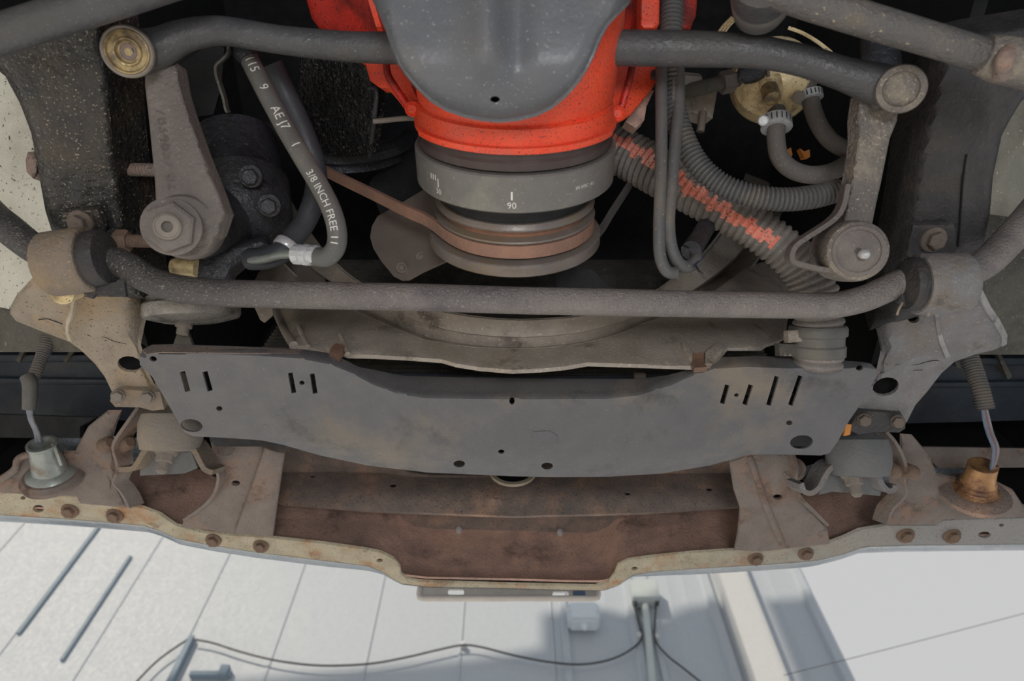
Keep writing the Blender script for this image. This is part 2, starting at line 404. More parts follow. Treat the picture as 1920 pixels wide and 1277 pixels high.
m_lip = mat('weathered chrome back', (196, 187, 164), (176, 166, 144), .5, metal=.1, gx=((156, 154, 152), .25, .6), dark=(126, 104, 84), kamt=.62, kscale=20, dirt=(176, 128, 88), damt=.56, dscale=15, speck=(128, 100, 76), samt=.68, bump=.3)
m_lipG = mat('weathered grey chrome', (160, 158, 156), (176, 172, 164), .45, metal=.25, dirt=(176, 120, 80), damt=.66, dscale=15, bump=.2)
m_chrome = mat('pitted chrome', (170, 178, 186), (186, 190, 194), .22, metal=.85, bump=.05)
m_bolt = mat('rusty bolt', (140, 114, 96), (122, 102, 88), .7, bump=.4)
m_boltD = mat('dull bolt', (104, 94, 86), (120, 108, 98), .6, bump=.4)
m_boltG = mat('grey bolt', (150, 140, 128), (134, 126, 118), .55, bump=.3)
m_mount = mat('dusty mount rubber', (146, 138, 130), (132, 126, 120), .75, dirt=(156, 144, 128), damt=.56, bump=.3)
m_mountR = mat('grey mount rubber', (110, 112, 114), (122, 122, 122), .7, bump=.3)
m_liner = mat('pale dusty liner', (222, 220, 206), (232, 230, 216), .85, dirt=(206, 202, 188), damt=.56, dscale=7, speck=(96, 92, 84), samt=.69, sscale=200, bump=.3)
m_liner2 = mat('grey dusty liner', (150, 148, 136), (166, 162, 148), .85, dirt=(126, 122, 110), damt=.54, dscale=9, speck=(214, 206, 188), samt=.72, sscale=160, bump=.4)
m_horn2 = mat('grimy horn steel', (168, 164, 158), (140, 136, 131), .32, metal=.2, dark=(96, 92, 88), kamt=.58, kscale=30, bump=.3)
m_linerD = mat('grimy liner', (96, 94, 88), (112, 108, 98), .85, dirt=(78, 76, 72), damt=.52, dscale=8, speck=(150, 142, 128), samt=.7, sscale=220, bump=.5)
m_blue = mat('blue black shroud plastic', (46, 54, 64), (56, 63, 73), .5, dirt=(66, 66, 68), damt=.58, speck=(150, 150, 150), samt=.75, bump=.1)
m_fan = mat('brown fan steel', (128, 116, 108), (118, 107, 101), .5, bump=.1)
m_belt = mat('rusty belt', (168, 128, 108), (146, 114, 100), .7, bump=.3)
m_beltG = mat('grey belt', (104, 98, 96), (92, 88, 88), .7, bump=.2)
m_wire = mat('grey wire', (150, 150, 156), (120, 120, 128), .45, bump=0)
m_wireB = mat('blue grey wire', (120, 134, 156), (110, 122, 142), .45, bump=0)
m_wireR = mat('brown wire', (140, 104, 100), (120, 96, 94), .45, bump=0)
m_sock = mat('dull zinc socket', (176, 182, 178), (150, 156, 154), .35, metal=.4, dirt=(140, 124, 104), damt=.6, dscale=30, bump=.1)
m_cop = mat('coppery socket', (206, 160, 112), (176, 132, 94), .4, metal=.5, dirt=(120, 90, 76), damt=.55, dscale=40, bump=.3)
m_frameP = mat('plate frame pewter', (216, 208, 200), (204, 197, 190), .4, metal=0, bump=.05)
m_plateW = mat('white slot', (240, 238, 240), (230, 228, 232), .6, bump=0)
m_stick = mat('blue sticker', (104, 122, 150), (90, 110, 140), .6, bump=0)
m_wall = mat('pale grey wall sheet', (170, 179, 189), (174, 183, 193), .6, bump=0)
m_shade = mat('blue grey shade', (126, 144, 160), (120, 138, 154), .7, bump=0)  # shade tone for the rib strips and the shaded bracket
m_trimW = mat('white trim', (186, 190, 194), (190, 194, 198), .6, bump=0)
m_cable = mat('black cable', (46, 48, 50), (54, 56, 58), .5, bump=0)
m_box = mat('grey box', (176, 186, 188), (180, 190, 192), .5, bump=0)
m_boxB = mat('pale blue box', (204, 216, 224), (200, 212, 222), .45, bump=0)
m_conc = mat('concrete yard', (236, 235, 232), (228, 227, 224), .9, dirt=(220, 218, 214), damt=.6, dscale=1.5, bump=.2, scale=4)
m_plast = mat('pale render', (190, 186, 178), (180, 176, 170), .9, bump=0)
m_clip = mat('rusty clip', (140, 106, 84), (122, 98, 84), .7, bump=.3)
m_amber = mat('amber plastic', (236, 160, 84), (226, 146, 72), .4, bump=0)
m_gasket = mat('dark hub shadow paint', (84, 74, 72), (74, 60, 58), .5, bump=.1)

# ================================================================== SETTING
def struct(o, label=None):
    o['kind'] = 'structure'
    if label: o['label'] = label
    return o
struct(box('floor', (-14, -14, -.62), (14, 14, -.5), m_conc), 'pale concrete yard under the raised car')
# ribbed metal wall with panels, ribs and seams
YW = 4.0
def wz(row): return P(960, row, VY(YW)).z
def wx(c, row): return P(c, row, VY(YW)).x
wallo = struct(box('wall_front', (-7.2, YW + .03, -.5), (2.215, YW + .10, 7.5), m_wall), 'pale grey ribbed metal building wall behind the bumper')
seams = [-7.2, -6.5, -5.9, -5.28, -4.66, -4.04, -3.42, -2.82, -2.21, -1.59, -.954, -.336, .29, .91, 1.50, 2.215]
pm = None
for a, b in zip(seams, seams[1:]):
    w = b - a; bm = bmesh.new()
    prof = [(.001, 0), (w - .024, 0), (w - .017, -.006), (w - .008, -.006), (w - .001, 0)] if a < .2 else [(.001, 0), (.05, 0), (.062, -.022), (.098, -.022), (.11, 0), (w - .10, 0), (w - .08, -.03), (w - .03, -.03), (w - .001, 0)]
    for c in ((.42, .62) if a > .2 else ()):
        i = [k for k, q in enumerate(prof) if q[0] > w * c][0]
        prof[i:i] = [(w * c - .012, 0), (w * c - .007, -.0009), (w * c + .007, -.0009), (w * c + .012, 0)]
    lo = [bm.verts.new((a + x, YW + y, -.5)) for x, y in prof]; hi = [bm.verts.new((a + x, YW + y, 7.5)) for x, y in prof]
    b0 = [bm.verts.new((a + x, YW + .035, -.5)) for x, y in (prof[0], prof[-1])]; b1 = [bm.verts.new((a + x, YW + .035, 7.5)) for x, y in (prof[0], prof[-1])]
    for k in range(len(prof) - 1): bm.faces.new((lo[k], lo[k + 1], hi[k + 1], hi[k]))
    bm.faces.new((b0[0], lo[0], hi[0], b1[0])); bm.faces.new((lo[-1], b0[1], b1[1], hi[-1]))
    fin('panel', bm, m_wall, wallo, 20)
# shaded rib sides at the far left, painted as blue grey strips
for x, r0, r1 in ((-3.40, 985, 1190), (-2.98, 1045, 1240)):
    box('rib_shade', (x - .011, YW - .02, wz(r1)), (x + .011, YW + .002, wz(r0)), m_shade, wallo)
# projecting white trim post
struct(box('trim_1', (1.52, YW - .14, -.5), (1.73, YW + .02, 7.5), m_trimW, bev=.004), 'white upright trim post on the metal wall, right of the junction boxes')
# unseen stepped panel on posts, added to shade the lower part of the wall
LS = 7.5; t2 = Vector((math.sin(SUN_AZ), math.cos(SUN_AZ), 0)); back = Vector((-t2.x, -t2.y, math.tan(SUN_EL))) * LS
nx_ = Vector((t2.y, -t2.x, 0))
sil = [(-2.75, .0), (-2.75, wz(1300)), (-1.5, wz(1268)), (-.6, wz(1246)), (-.05, wz(1228)), (.20, wz(1214)), (.21, wz(1152)), (.62, wz(1140)), (1.0, wz(1165)), (1.25, wz(1138)), (1.56, wz(1130)), (1.565, wz(1300) - .34), (1.835, wz(1300) - .34), (1.84, wz(1126)), (2.3, wz(1118)), (3.2, wz(1100)), (3.2, 0)]
bm = bmesh.new()
A = [Vector((x, YW, z)) + back for x, z in sil]
for k in (0, len(sil) - 1): A[k].z = (Vector((0, YW, wz(1300) - .35)) + back).z
fa = [bm.verts.new(p) for p in A]; fb = [bm.verts.new(p - t2 * 1.2) for p in A]
bm.faces.new(fa); bm.faces.new(fb[::-1])
for k in range(len(A)):
    q = (k + 1) % len(A); bm.faces.new((fa[k], fb[k], fb[q], fa[q]))
for k in (0, len(sil) - 1):
    box_bm((A[k].x - .12, A[k].y - .12, -.5), (A[k].x + .12, A[k].y + .12, A[k].z), bm)
struct(fin('shade_panel', bm, m_plast), 'unseen stepped panel on two posts, added to shade the lower wall')
struct(box('shade_wall', (-9, -4.6, -.5), (9, -4.3, 2.3), m_void), 'unseen dark wall added behind the car to shade the yard')  # added out of view to cut the light from behind

# ================================================================== THINGS ON THE WALL
def onwall(c, r, dy=0.): return P(c, r, VY(YW - dy))
def cable(name, pts, rad, label, group=None):
    return tag(tube(name, [onwall(x, y, .046) for x, y in pts], rad, m_cable, None, None, seg=8), label, 'cable', group)
cable('cable', [(235, 1300), (262, 1272), (300, 1235), (352, 1199)], .0065, 'short black cable rising to the wall bracket at lower left')
cable('cable', [(364, 1199), (400, 1206), (450, 1222), (520, 1239), (600, 1248), (690, 1245), (760, 1233), (820, 1219), (865, 1210), (900, 1213), (960, 1228), (1020, 1240), (1085, 1246), (1140, 1238), (1180, 1220), (1203, 1197), (1199, 1172), (1188, 1132)], .0065, 'long black cable sagging along the wall from bracket to junction box')
cable('cable', [(1230, 1128), (1228, 1165), (1229, 1200), (1250, 1228), (1280, 1252), (1330, 1292)], .0065, 'black cable looping down to the right from the junction box')
ww = tube('wire', [P(1470, 1266, 3.3), P(1700, 1208, 3.6), P(1990, 1132, 3.9)], .0018, m_cable, None, None, seg=6)
tag(ww, 'thin overhead wire crossing the white sky at lower right', 'wire')
# junction boxes
jb = thing('junction_box', 'grey square junction box with three cable glands beneath, right of the number plate frame', 'box', onwall(1208, 1115))
a, b = onwall(1180, 1085, .12), onwall(1238, 1120, .12)
box('body', (a.x, YW - .12, b.z), (b.x, YW - .005, a.z), m_box, jb, .006)
for c in (1190, 1230):
    p = onwall(c, 1122, .07); lathe('cable_gland', p, Vector((0, 0, -1)), [(0, .022), (.03, .022), (.035, .013), (.06, .012)], m_cable, jb, seg=12)
cd = tag(tube('conduit', [onwall(1208, 1120, .06), onwall(1216, 1200, .06), onwall(1226, 1310, .06)], .024, m_box, None, None, seg=12), 'grey vertical conduit pipe below the square junction box', 'pipe')
l = thing('floodlight', 'small pale wall lamp box with a sensor nub under it, below the number plate frame', 'lamp', onwall(1095, 1150))
a, b = onwall(1063, 1128, .13), onwall(1126, 1163, .13)
box('body', (a.x, YW - .14, b.z), (b.x, YW - .01, a.z), m_boxB, l, .018)
lathe('sensor', Vector(((a.x + b.x) / 2, YW - .08, b.z + .005)), Vector((0, 0, -1)), [(0, .03), (.015, .03), (.035, .016), (.055, .0)], m_boxB, l, seg=14)
for c in (1069, 1121):
    p = onwall(c, 1147, .15); lathe('screw', p, Vector((0, -1, 0)), [(0, .008), (.004, .008), (.006, .004)], m_trimW, l, seg=10)
for c, r in ((1199, 1196), (1229, 1198)):
    tag(lathe('cable_clip', onwall(c, r, .01), Vector((0, -1, 0)), [(0, .024), (.03, .024), (.04, .012), (.04, 0)], m_trimW, seg=14), 'white cable clip on the %s cable under the junction box' % ('left' if c < 1210 else 'right'), 'clip')
tag(lathe('cable_clip', onwall(869, 1212, .01), Vector((0, -1, 0)), [(0, .02), (.03, .02), (.036, .01), (.036, 0)], m_trimW, seg=12), 'white cable clip at the peak of the long cable', 'clip')
br = thing('wall_bracket', 'grey metal angle bracket holding the cable at lower left of the wall', 'bracket', onwall(362, 1230))
a, b = onwall(357, 1200), onwall(366, 1300); box('upright', (a.x, YW - .05, b.z), (a.x + .035, YW - .005, a.z), m_shade, br)  # shade is put into the bracket's colour
a = onwall(366, 1266); box('arm', (a.x - .02, YW - .045, a.z - .03), (a.x + .24, YW - .005, a.z + .0), m_shade, br)
a = onwall(422, 1262); box('lug', (a.x - .02, YW - .06, a.z - .05), (a.x + .035, YW - .005, a.z + .02), m_shade, br)

# ================================================================== CAR SHELL (keeps the engine bay dark)
sh = thing('car_body', 'black painted underside of the hood and fenders closing the engine bay', 'car body', (0, -.5, 1.2))
box('hood', (-.98, -.62, 1.28), (.98, .80, 1.31), m_void, sh)
box('firewall', (-.80, -.62, .66), (.80, -.56, 1.30), m_void, sh)
box('floor_pan', (-.84, -3.4, .80), (.84, -.60, .84), m_dark, sh)
box('fender', (-.99, -.7, .74), (-.95, .78, 1.28), m_void, sh); box('fender', (.95, -.7, .74), (.99, .78, 1.28), m_void, sh)
box('front_panel', (-.5, .80, .97), (.5, .83, 1.28), m_void, sh)
box('front_panel', (-.98, .785, .885), (-.45, .80, 1.28), m_void, sh); box('front_panel', (.45, .785, .84), (.98, .80, 1.28), m_void, sh)
box('apron', (-.50, -.6, .80), (-.485, .62, 1.29), m_void, sh); box('apron', (.485, -.6, .80), (.50, .62, 1.29), m_void, sh)
# wheel house liners at the picture's edges
for s, c in ((-1, 'left'), (1, 'right')):
    if s < 0:
        o = sheet('wheel_liner', [(-80, 90), (40, 90), (130, 300), (170, 560), (120, 600), (-80, 560)], DP((0, 100, .82), (0, 600, .86), (150, 300, .80)), .004, m_liner, None, step=30)
        o2 = sheet('splash_liner', [(-80, 520), (90, 520), (200, 660), (-80, 660)], DP((0, 500, .88), (0, 700, .93), (150, 600, .88)), .004, m_linerD, None, step=30)
    else:
        o = sheet('wheel_liner', [(1840, 150), (2000, 120), (2000, 420), (1850, 400), (1780, 300)], DP((1920, 100, .82), (1920, 600, .86), (1770, 300, .80)), .004, m_liner2, None, step=30)
        o2 = sheet('splash_liner', [(1800, 370), (2000, 370), (2000, 665), (1820, 665), (1780, 520)], DP((1920, 400, .86), (1920, 700, .95), (1770, 600, .90)), .004, m_linerD, None, step=30)
    tag(o, 'pale speckled wheel house liner at the %s edge of the picture' % c, 'liner')
    tag(o2, 'dark gritty liner between the %s frame ear and the bumper' % c, 'liner')

# ================================================================== FRAME RAILS
rl = thing('frame_rail', 'left tar-covered frame rail with a tan flared ear and a bolted end', 'frame rail', P(160, 350, .62), 'frame rails')
RB = TZ(.612)
D = lambda x, y: RB(x, y) + .018 * sm(60, 0, abs(x - interp([(100, 55), (200, 75), (320, 95), (470, 130)], y)) * 1.0) * 0
sheet('rail', [(-60, 60), (40, 40), (190, 10), (205, 110), (212, 200), (222, 300), (236, 390), (250, 470), (262, 520), (270, 560), (150, 560), (105, 445), (96, 430), (85, 395), (76, 345), (68, 300), (58, 248), (38, 195), (10, 143), (-30, 110)], D, .06, m_railL, rl, step=14, rnd=26, rz=.02, rough=.0025)
def earL(x, y):
    d = TZ(.622)(x, y)
    return d + .020 * sm(135, 165, x) * sm(560, 640, y + 0) * 0 + .014 * (1 - sm(0, 22, abs(x - interp([(540, 142), (600, 128), (640, 135), (760, 200)], y)))) * -.5 + .03 * sm(235, 275, x) * sm(660, 600, y) + .02 * sm(600, 645, y) * sm(140, 110, x)
sheet('ear', [(95, 480), (240, 480), (262, 530), (278, 570), (270, 610), (262, 650), (275, 700), (300, 748), (250, 745), (215, 745), (196, 706), (178, 682), (150, 655), (128, 640), (80, 622), (30, 602), (19, 588), (20, 574), (32, 552), (60, 522), (85, 500)], earL, .004, m_horn, rl, step=14, rnd=14, rz=.012, holes=[ell(243, 683, 23, 15, 8)], rough=.002)
sheet('cavity_shade', ell(243, 676, 40, 34), lambda x, y: earL(x, y) + .03, .003, m_void, rl, step=14)  # black sheet painting the dark hollow behind the hole
for l in ([(72, 600), (88, 598), (104, 603), (118, 608)], [(164, 628), (180, 633), (196, 632), (214, 640), (238, 645)], [(186, 634), (190, 640), (200, 638)]): tube('paint_crack', [P(x, y, earL(x, y) - .0001) for x, y in l], .00045, m_void, rl, seg=6)
sheet('weld_seam', [(137, 540), (143, 540), (136, 590), (128, 610), (128, 625), (134, 640), (127, 640), (122, 622), (124, 600), (132, 580)], lambda x, y: earL(x, y) - .003, .004, m_clip2, rl, step=6)
mfl = sheet('mount_flange', [(212, 735), (225, 730), (300, 735), (308, 768), (285, 770), (262, 764), (216, 763), (206, 752)], TZ(.615), .005, m_clampL, rl, step=12)
for c, r in ((221, 742), (277, 744)): bolt(P(c, r, TZ(.610)), facing(P(c, r, .7)), .0062, m_boltG, mfl, washer=1.2)
for c, r, q, m in ((245, 318, .0065, m_rustD), (262, 452, .0065, m_bolt)):
    p = P(c, r, .66); bm = tube_bm([p + Vector((-.02, 0, 0)), p, p + Vector((.032, .0, -.002))], q, 14, corr=(.0032, .0011)); hexa_bm(p + Vector((-.022, 0, 0)), Vector((1, 0, 0)), q * 1.7, .012, bm)
    fin('stud', bm, m, rl, 35)
tag(sheet('rubber_bump_stop', [(52, 285), (64, 284), (72, 300), (72, 325), (62, 335), (50, 322), (48, 300)], lambda x, y: .66, .02, m_rustD, None, step=8, rnd=6, rz=.01), 'small brown bump stop on the outer side of the left rail', 'bump stop')

rr = thing('frame_rail', 'right smooth black frame rail with a grey flared ear and a bolted end', 'frame rail', P(1780, 350, .62), 'frame rails')
def railR(x, y):
    d = RB(x, y); e = interp([(100, 1760), (300, 1712), (450, 1690), (600, 1660)], y)
    return d + .03 * sm(e + 26, e - 26, x) + .006 * sm(0, 26, x - interp([(250, 1850), (320, 1806), (470, 1796), (600, 1790)], y))
sheet('rail', [(1745, 80), (1840, 60), (1960, 40), (1960, 150), (1915, 190), (1895, 222), (1878, 255), (1862, 330), (1856, 400), (1842, 470), (1836, 560), (1630, 620), (1650, 520), (1672, 420), (1690, 300), (1715, 200)], railR, .06, m_rail, rr, step=14, rnd=16, rz=.015, rough=.0012)
def earR(x, y):
    return TZ(.622)(x, y) + .03 * sm(1672, 1636, x) * sm(690, 640, y) - .006 * (1 - sm(0, 16, abs(x - interp([(580, 1757), (640, 1764), (680, 1778)], y)))) + .02 * sm(1860, 1888, x)
sheet('ear', [(1640, 560), (1700, 550), (1800, 548), (1838, 545), (1852, 575), (1872, 600), (1888, 628), (1886, 646), (1862, 657), (1830, 664), (1790, 678), (1765, 700), (1738, 735), (1716, 760), (1700, 792), (1600, 800), (1575, 770), (1610, 740), (1645, 700), (1654, 660), (1645, 620)], earR, .004, m_hornR, rr, step=14, rnd=14, rz=.012, holes=[ell(1661, 725, 25, 17, -12), ell(1713, 597, 11, 9)], rough=.002)
sheet('cavity_shade', ell(1664, 716, 42, 36), lambda x, y: earR(x, y) + .03, .003, m_void, rr, step=14)  # black sheet painting the dark hollow, as on the left ear
sheet('weld_seam', [(1752, 575), (1760, 575), (1762, 610), (1770, 640), (1782, 668), (1774, 672), (1762, 644), (1755, 610)], lambda x, y: earR(x, y) - .002, .003, m_worn, rr, step=6)
tube('rail_seam', [P(x, y, railR(x, y) - .0005) for x, y in ((1812, 290), (1806, 330), (1802, 380), (1799, 430), (1796, 462))], .0011, m_void, rr, seg=6)
for l in ([(1678, 684), (1700, 681), (1716, 684), (1745, 677), (1764, 676)], [(1700, 664), (1702, 672), (1698, 682)], [(1712, 694), (1730, 694)]): tube('paint_crack', [P(x, y, earR(x, y) - .0001) for x, y in l], .0004, m_void, rr, seg=6)
sheet('worn_edge', [(1834, 545), (1842, 543), (1858, 575), (1874, 598), (1889, 628), (1888, 645), (1880, 650), (1878, 632), (1864, 606), (1848, 582)], lambda x, y: earR(x, y) - .0015, .003, m_worn, rr, step=6)
mfl = sheet('mount_flange', [(1612, 770), (1690, 776), (1698, 790), (1697, 804), (1686, 811), (1640, 810), (1610, 815), (1590, 805)], TZ(.617), .005, m_rail, rr, step=12)
for c, r in ((1620, 787), (1683, 790)): bolt(P(c, r, TZ(.612)), facing(P(c, r, .7)), .0066, m_boltD, mfl, washer=1.2)

# ================================================================== STABILISER BAR AND ITS CLAMPS
SB = .642
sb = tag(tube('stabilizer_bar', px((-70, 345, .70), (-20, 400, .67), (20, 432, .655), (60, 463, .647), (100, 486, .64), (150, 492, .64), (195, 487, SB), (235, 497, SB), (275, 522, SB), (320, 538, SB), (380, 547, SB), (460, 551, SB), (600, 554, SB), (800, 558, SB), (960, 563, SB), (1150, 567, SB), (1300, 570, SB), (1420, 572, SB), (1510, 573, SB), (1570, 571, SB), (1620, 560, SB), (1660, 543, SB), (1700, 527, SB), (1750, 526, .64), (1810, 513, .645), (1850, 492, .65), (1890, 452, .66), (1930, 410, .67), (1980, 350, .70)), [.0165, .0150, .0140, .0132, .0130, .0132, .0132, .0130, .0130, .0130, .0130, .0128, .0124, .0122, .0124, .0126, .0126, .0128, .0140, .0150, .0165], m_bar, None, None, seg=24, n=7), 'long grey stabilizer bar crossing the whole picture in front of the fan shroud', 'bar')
cl = thing('bar_clamp', 'tan rusty clamp strap holding the left end of the stabilizer bar', 'clamp', P(150, 490, .63), 'stabilizer bar clamps')
c0, c1 = P(92, 496, .632), P(172, 486, .632)
lathe('strap', c0, c1 - c0, [(0, .0285), (.002, .0300), ((c1 - c0).length - .002, .0305), ((c1 - c0).length, .029)], m_clampL, cl, seg=28)
lathe('bushing', c1, c1 - c0, [(-.004, .026), (.008, .0265), (.014, .0245), (.015, .015)], m_rail, cl, seg=28)
bpl = sheet('bolt_plate', [(118, 398), (182, 392), (192, 408), (198, 430), (192, 440), (170, 455), (160, 470), (100, 478), (95, 460), (112, 440)], lambda x, y: RB(x, y) - .012, .006, m_railL, cl, step=9, rnd=5, rz=.002)
bolt(P(151, 418, lambda x, y: RB(x, y) - .014), Vector((0, -.1, -1)), .0085, m_boltD, bpl, h=.007)
sheet('lower_tab', [(150, 535), (232, 528), (236, 556), (205, 556), (180, 550), (172, 560), (160, 556)], lambda x, y: .632, .004, m_rail, cl, step=9)
lathe('stud_nut', P(120, 548, .645), Vector((.1, -.2, -1)), [(-.02, .011), (.004, .011), (.007, .008), (.007, 0)], m_gold, cl, seg=14)
cl = thing('bar_clamp', 'dark grey clamp strap holding the right end of the stabilizer bar', 'clamp', P(1760, 530, .63), 'stabilizer bar clamps')
c0, c1 = P(1718, 533, .632), P(1806, 531, .632)
lathe('strap', c0, c1 - c0, [(0, .027), (.002, .0285), ((c1 - c0).length - .002, .0285), ((c1 - c0).length, .027)], m_hornR, cl, seg=28)
lathe('bushing', c0, c0 - c1, [(-.004, .024), (.006, .025), (.010, .023), (.011, .014)], m_rail, cl, seg=28)
bpl = sheet('bolt_plate', [(1712, 422), (1788, 420), (1792, 440), (1790, 480), (1780, 500), (1735, 505), (1715, 490), (1700, 478), (1704, 450)], lambda x, y: RB(x, y) - .010, .006, m_rail, cl, step=9, rnd=5, rz=.002)
bolt(P(1750, 449, lambda x, y: RB(x, y) - .012), Vector((0, -.1, -1)), .0085, m_boltD, bpl, h=.007)
sheet('lower_tab', [(1690, 552), (1730, 560), (1722, 572), (1700, 576), (1684, 566)], lambda x, y: .632, .004, m_rail, cl, step=9)
for a, b in (((1692, 568), (1682, 590)), ((1750, 572), (1740, 592))): tube('wire_whisker', px((a[0], a[1], .625), ((a[0] + b[0]) / 2 - 1, (a[1] + b[1]) / 2, .622), (b[0], b[1], .625)), .0011, m_horn, cl, seg=6)

# ================================================================== STEERING LINKAGE
cl = thing('center_link', 'long grey steering link running between the two arms, passing over the crossmember', 'steering link', P(960, 92, .57))
tube('link', px((255, 100, .575), (300, 88, .572), (345, 68, .572), (400, 58, .575), (450, 62, .575), (520, 74, .578), (600, 83, .58), (680, 89, .58), (800, 90, .58), (960, 91, .58), (1130, 90, .58), (1300, 92, .575), (1400, 96, .57), (1460, 104, .567), (1520, 118, .565), (1580, 138, .563), (1640, 156, .563), (1690, 168, .565)), [.019, .0155, .013, .0118, .0115, .0115, .012, .0125, .0135, .0145, .0145, .0145, .0135, .0125, .0125, .013, .016, .017], m_link, cl, seg=20, n=7)
p = P(238, 97, .545); ax = (-p.normalized() + Vector((-.28, .0, .0))).normalized()
lathe('eye', p - ax * .05, ax, [(0, .014), (.01, .0165), (.044, .0195), (.049, .019)], m_link, cl, seg=32, cap=False)
lathe('stud_cap', p, ax, [(-.004, .0172), (.001, .0168), (.0015, .0155), (-.0012, .0145), (-.0012, .0112), (.0010, .0104), (.0008, .0092), (-.006, .0075), (-.007, 0)], m_brass, cl, 'brassy ringed cap', seg=36)
lathe('cap_ring', p, ax, [(-.006, .0198), (-.0005, .0198), (.0008, .0188), (.0004, .0172), (-.005, .0170)], m_boltG, cl, seg=36, cap=False)
lathe('cap_center', p, ax, [(-.0045, .0074), (-.0035, .006), (-.0045, 0)], m_rustD, cl, seg=24)
p = P(1690, 167, .54); ax = (-p.normalized() + Vector((.1, 0, 0))).normalized()
lathe('eye', p - ax * .05, ax, [(0, .013), (.012, .0165), (.046, .0188), (.050, .0178), (.050, .0135), (.047, .0125), (.049, .006), (.049, 0)], m_idler, cl, seg=32)
pa = thing('pitman_arm', 'brown grey pitman arm with a big hex nut, left of the lettered hose', 'steering arm', P(330, 280, .59))
AD = DP((300, 140, .580), (345, 430, .592), (400, 280, .588))
sheet('arm', [(272, 120), (332, 118), (340, 165), (352, 205), (366, 245), (382, 290), (398, 330), (412, 365), (424, 400), (410, 440), (370, 470), (330, 474), (302, 455), (290, 420), (293, 385), (290, 330), (284, 270), (278, 210), (272, 160)], AD, .02, m_arm, pa, step=11, rnd=9, rz=.005)
p = P(345, 425, AD); ax = (-p.normalized() + Vector((-.2, 0, 0))).normalized()
lathe('eye', p - ax * .03, ax, [(0, .030), (.01, .0295), (.022, .0285), (.030, .0275), (.033, .0255)], m_arm, pa, seg=40)
p2 = p + ax * .033 + Vector((-.003, 0, 0))
wsh = lathe('washer', p2, ax, [(-.004, .0235), (.0015, .0235), (.002, .022)], m_arm, pa, seg=32)
nut_ = fin('nut', hexa_bm(p2, ax, .0205, .012, rot=.35), m_arm, pa, 25)
lathe('shaft_end', p2 + ax * .010, ax, [(0, .0105), (.006, .0105), (.007, .0092), (.0062, .0088), (.0062, .0045), (.0, .0042), (-.002, 0)], m_boltG, nut_, seg=28)
u = (P(322, 345, AD) - P(300, 205, AD)).normalized(); n_ = -P(312, 280, AD).normalized(); n_ = (n_ - u * n_.dot(u)).normalized(); w_ = n_.cross(u)
c_ = P(313, 280, AD) + n_ * .0012
writing('7834657 82', .0145, lambda x, y: c_ + u * x + w_ * y, mat('raised casting mark', (98, 91, 86), (92, 85, 80), .6, bump=.1), pa)
ia = thing('idler_arm', 'scabby grey idler arm with a round cap and grease fitting on the right', 'steering arm', P(1630, 340, .59))
ID = DP((1650, 200, .572), (1605, 470, .585), (1500, 300, .58))
sheet('arm', [(1612, 175), (1684, 190), (1682, 225), (1668, 260), (1660, 300), (1652, 340), (1643, 380), (1634, 425), (1600, 430), (1580, 420), (1588, 380), (1594, 340), (1602, 300), (1607, 260), (1606, 220)], ID, .018, m_idler, ia, step=11, rnd=9, rz=.005)
p = P(1610, 471, .56); ax = (-p.normalized() + Vector((.28, 0, 0))).normalized()
lathe('housing', p - ax * .055, ax, [(0, .026), (.02, .0265), (.045, .0255), (.053, .0240), (.055, .0205)], m_idler, ia, seg=40, cap=False)
cap_ = lathe('end_cap', p, ax, [(-.001, .0212), (.0012, .0205), (.0008, .0175), (-.0015, .017), (-.0018, .004), (-.001, .003), (-.001, 0)], m_arm, ia, 'brown round cap', seg=36)
q = P(1621, 477, .555); lathe('grease_fitting', q, ax, [(-.004, .004), (.002, .004), (.0035, .003), (.005, .0012), (.005, 0)], m_zinc, cap_, 'bright grease nipple', seg=14)
R1 = px((1586, 345, .575), (1578, 385, .575), (1560, 410, .575), (1515, 440, .575), (1490, 458, .575), (1481, 478, .575), (1485, 494, .575), (1505, 501, .575), (1545, 510, .572), (1590, 514, .57))
loft('bracket_strap', [R1, [v + v.normalized() * .026 + Vector((-.005, 0, 0)) for v in R1]], m_arm, ia, .004, 44)
# tie rods
t = thing('tie_rod', 'thick grey tie rod crossing the top left corner', 'tie rod', P(150, 30, .5), 'tie rods')
tube('rod', px((-160, 112, .50), (-40, 77, .50), (90, 36, .50), (220, -4, .50), (360, -50, .50)), .0138, m_link, t, seg=20)
t = thing('tie_rod', 'gritty tie rod crossing the top right corner with a clamped end', 'tie rod', P(1650, 50, .5), 'tie rods')
tube('rod', px((1400, -42, .50), (1480, -8, .50), (1600, 30, .50), (1740, 72, .50), (1850, 105, .50)), [.012, .0122, .0122, .0118, .0115], m_tie, t, seg=20)
tube('sleeve', px((1842, 102, .498), (1880, 112, .498), (1925, 122, .498), (1980, 135, .498)), [.0135, .0165, .0165, .0165], m_idler, t, seg=20)
tube('clamp', px((1888, 92, .492), (1884, 112, .480), (1878, 140, .492)), .006, m_rustD, t, seg=10)
p = P(1434, -48, .50)
t = thing('ball_joint', 'round dark ball joint boot above the right end of the steering link', 'ball joint', p)
lathe('housing', p, (-p.normalized() + Vector((0, -.6, 0))).normalized(), [(-.05, .02), (-.02, .0225), (-.012, .024), (-.002, .024), (.002, .020), (.006, .017), (.008, 0)], m_link, t, seg=32)
lathe('boot', P(1430, -14, .525), (-p.normalized() + Vector((0, -.6, 0))).normalized(), [(-.03, .012), (-.018, .022), (-.006, .0235), (.0, .021)], m_rub, t, seg=28)
t = tag(tube('lower_shaft', px((1648, 60, .66), (1652, 110, .65), (1660, 170, .64)), .017, m_gear, None, None, seg=18), 'short dark shaft above the idler arm at upper right', 'shaft')
